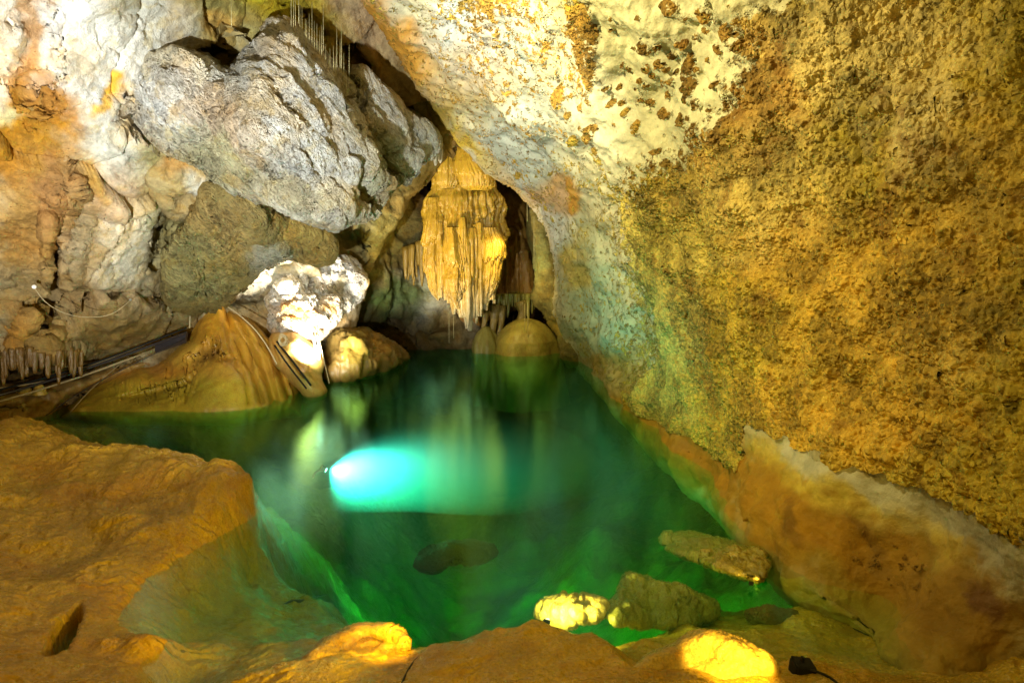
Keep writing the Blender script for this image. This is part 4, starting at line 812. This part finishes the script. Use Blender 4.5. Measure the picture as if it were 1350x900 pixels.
# coil of rope
pts = []
for k in range(90):
    a = k / 90 * 5 * 2 * math.pi; pts.append(at(373 + 5.5 * math.cos(a) + 2 * math.sin(k * .31), 448 + 6 * math.sin(a) + 2 * math.cos(k * .21), 8.6 + .001 * k))
pts += [at(382, 452, 8.6), at(390, 450, 8.6), at(398, 453, 8.62)]
o = tube('rope', pts, .006, M['rope'], None, 6, 0); tag(o, 'small coil of pale rope on the golden flowstone foot', 'rope')
for P, r, lab in [([(365, 450, 8.75), (385, 475, 8.6), (410, 508, 8.5)], .013, 'upper black hose slanting into the water right of the orange cone'), ([(362, 455, 8.7), (380, 482, 8.55), (404, 512, 8.45)], .011, 'lower black hose slanting into the water right of the orange cone')]:
    o = tube('hose', [at(*p) for p in P], r, M['black'], None, 10, 2); tag(o, lab, 'hose')
o = tube('pole', [at(413, 438, 9.2), at(417, 470, 9.05)], .016, M['white'], None, 10, 0); tag(o, 'left one of two short white poles under the glaring rock', 'pole')
e = empty('pole', at(421, 476, 9.0)); tag(e, 'right white pole with a thicker white sleeve at its foot', 'pole')
tube('shaft', [at(417, 438, 9.15), at(422, 462, 9.0)], .009, M['white'], e, 8, 0); tube('sleeve', [at(420.5, 456, 9.0), at(421, 474, 8.95)], [.020, .026, .018], M['white'], e, 12, 0)
o = tube('rope', [at(419, 440, 9.1), at(426, 470, 8.9), at(434, 505, 8.75)], .006, M['rope'], None, 6, 1); tag(o, 'straight pale rope dropping into the water beside the white poles', 'rope')
# near shore cables
def gz(px, py, dz=.01):
    p = atz(px, py, 0)
    for _ in range(6): p = atz(px, py, float(ground_z(np.array([p[0]]), np.array([p[1]]))[0]) + dz)
    return p
o = tube('driftwood', [gz(a, b) for a, b in [(372, 797), (385, 791), (402, 793), (415, 786), (432, 783)]], [.004, .012, .016, .010, .003], M['dark'], None, 8, 2); tag(o, 'thin dark stick lying on the shallow bottom at the left', 'driftwood')
o = tube('cable', [gz(a, b) for a, b in [(528, 905), (536, 885), (548, 868), (562, 858), (580, 854), (598, 852)]], .005, M['black'], None, 8, 2); tag(o, 'thin dark cable curving over the near shore at the bottom centre', 'cable')
o = tube('cable', [gz(a, b) for a, b in [(1008, 766), (1040, 785), (1080, 805), (1120, 825), (1170, 850), (1240, 872)]], .004, M['black'], None, 8, 2); tag(o, 'long thin cable under water running from the lit rock tip to the right wall', 'cable')
def box(name, c, ax, sx, sy, sz, mat, parent, bevel=.15):
    A = np.array(ax, float); A /= np.linalg.norm(A); B = np.array([0, 0, 1.0]); S = np.cross(A, B); S /= np.linalg.norm(S); U = np.cross(S, A)
    import itertools
    V, ring = [], [(-1, -1 + bevel), (-1 + bevel, -1), (1 - bevel, -1), (1, -1 + bevel), (1, 1 - bevel), (1 - bevel, 1), (-1 + bevel, 1), (-1, 1 - bevel)]
    for k in (-1, 1):
        for (a, b) in ring: V.append(np.array(c) + A * k * sx + S * a * sy + U * b * sz)
    me_f = [tuple(range(7, -1, -1)), tuple(range(8, 16))] + [(i, (i + 1) % 8, 8 + (i + 1) % 8, 8 + i) for i in range(8)]
    me = bpy.data.meshes.new(name); me.from_pydata([tuple(v - np.array(parent.location)) for v in V], [], me_f); me.materials.append(mat)
    o = bpy.data.objects.new(name, me); COL.objects.link(o); o.parent = parent; return o
def floodlight(name_lab, c, aim, lens, scale=1.0, visible=True):
    e = empty('floodlight', c); tag(e, name_lab, 'floodlight'); a = np.array(aim, float) - np.array(c); a /= np.linalg.norm(a)
    box('housing', np.array(c) - a * .03 * scale, a, .03 * scale, .035 * scale, .028 * scale, M['black'], e)
    box('lens', np.array(c) + a * .003 * scale, a, .003 * scale, .029 * scale, .022 * scale, lens, e)
    return e
c = gz(1046, 889) + np.array([0, 0, .03])
e = floodlight('black lamp housing at the right end of the glowing shell', c, c + np.array([-1, .05, .1]), M['black'], 1.3)
tube('knob', [c + np.array([.035, 0, .02]), c + np.array([.035, 0, .055])], .008, M['black'], e, 10, 0)
tube('power_cable', [c + np.array([.05, 0, 0]), gz(1075, 884, .04), gz(1095, 892, .02), gz(1112, 908, .02)], .006, M['black'], e, 8, 2)
# lamps at the shore and in the pool
def shine(name, loc, tgt, p, col=(1, .62, .08), ang=110, bl=.8, s=.02): spot(name, loc, tgt, p, col, ang, bl, s)
c = at(1010, 965, 2.6); c[2] = .30; shine('shell_lamp', c, at(945, 862, 3.25), 26, (1, .60, .06), 48, .35, .02)
c = at(505, 985, 2.6); c[2] = .62; shine('bowl_lamp', c, at(510, 850, 3.55), 120, (1, .58, .04), 26, 1., .02)
c = atz(722, 818, -.10); floodlight('sunken yellow floodlight glaring below the water near the shore', c, at(760, 795, 4.2), M['gy'], .45); c2 = gz(600, 850, .30); spot('bank_floodlight', c2, at(170, 630, 4.6), 75, (1, .70, .06), 70, .9, .03)
shine('sunken_lamp', c + np.array([.0, -.01, .03]), at(765, 796, 4.05), 30, (1, .75, .18), 160)
c = atz(990, 768, .03); floodlight('small yellow lamp under the right tip of the flat olive rock', c, at(975, 745, 4.4), M['gy'], .35); shine('rock_tip_lamp', c, at(985, 750, 4.5), 1.5, (1, .65, .12), 150)
# underwater floodlight, its beam running right through the water
c = atz(428, 592, 0) + np.array([0, 0, -.20]); tgt = c + np.array([3.0, 1.3, -1.9])
e = floodlight('glaring turquoise floodlight mounted just under the water right of the orange cone', c, tgt, M['gc'], .8)
tube('bracket', [c + np.array([-.03, 0, 0]), c + np.array([-.10, .02, -.03]), c + np.array([-.14, .06, -.10])], .012, M['black'], e, 8, 1)
spot('pool_lamp', c + np.array([.06, .01, 0]), tgt, 720, (.22, .95, 1.0), 138, 1., .03)
# scattering volume added before the lamp, shaped to give the turquoise glow
fp = np.array([atz(a, b, 0)[:2] for a, b in [(372, 604), (430, 606), (520, 603), (620, 610), (720, 612), (790, 600), (800, 570), (740, 538), (650, 520), (560, 512), (480, 514), (420, 526), (385, 548), (368, 580)]])
fp = chaikin(fp, 2); cen = fp.mean(0); V, Fq = [], []
prof_ = [(.55, -.10), (.86, -.12), (1.0, -.22), (.96, -.40), (.75, -.62), (.4, -.80)]; n_ = len(fp)
for sc__, zz in prof_:
    for p_ in fp: q_ = cen + (p_ - cen) * np.array([1 - (1 - sc__) * .8, 1 - (1 - sc__)]); V.append((q_[0], q_[1], zz))
V += [(cen[0], cen[1], -.10), (cen[0], cen[1], -.84)]
me = bpy.data.meshes.new('glow_volume'); L_ = len(prof_)
me.from_pydata([tuple(v_) for v_ in V], [], [(a * n_ + k, a * n_ + (k + 1) % n_, (a + 1) * n_ + (k + 1) % n_, (a + 1) * n_ + k) for a in range(L_ - 1) for k in range(n_)] + [(L_ * n_, (k + 1) % n_, k) for k in range(n_)] + [(L_ * n_ + 1, (L_ - 1) * n_ + k, (L_ - 1) * n_ + (k + 1) % n_) for k in range(n_)])
import bmesh
bm_ = bmesh.new(); bm_.from_mesh(me); bmesh.ops.recalc_face_normals(bm_, faces=bm_.faces); bm_.to_mesh(me); bm_.free()
t = NT('glow_scatter'); vq = t.n('ShaderNodeVolumeScatter'); vq.inputs['Color'].default_value = (.22, 1, .96, 1); 
def soft(c_, r_):
    sub = t.n('ShaderNodeVectorMath', operation='SUBTRACT'); t.set(sub.inputs[0], t.co); sub.inputs[1].default_value = c_
    dv_ = t.n('ShaderNodeVectorMath', operation='DIVIDE'); t.set(dv_.inputs[0], sub.outputs[0]); dv_.inputs[1].default_value = r_
    ln = t.n('ShaderNodeVectorMath', operation='LENGTH'); t.set(ln.inputs[0], dv_.outputs[0]); return t.math('POWER', t.ramp(ln.outputs['Value'], 0, 1, 1, 0), 1.9)
t.set(vq.inputs['Density'], t.math('ADD', t.math('MULTIPLY', soft((-.45, 7.15, -.25), (2.5, 1.9, .9)), 1.3), t.math('MULTIPLY', soft((-1.55, 6.62, -.2), (1.5, .6, .5)), 1.1))); t.t.links.new(vq.outputs[0], t.out.inputs['Volume'])
me.materials.append(t.m); o = bpy.data.objects.new('glow_volume', me); COL.objects.link(o); tag(o, 'soft turquoise glow added to the water as a scattering volume before the sunken floodlight', kind='stuff')
c = gz(745, 795, .20); spot('pool_bed_fill', c, c + np.array([-1.5, 4.0, -1.6]), 42, (.6, 1, .40), 82, 1., .05)  # added green spot without a fixture, brightens the pool bed
print('done')
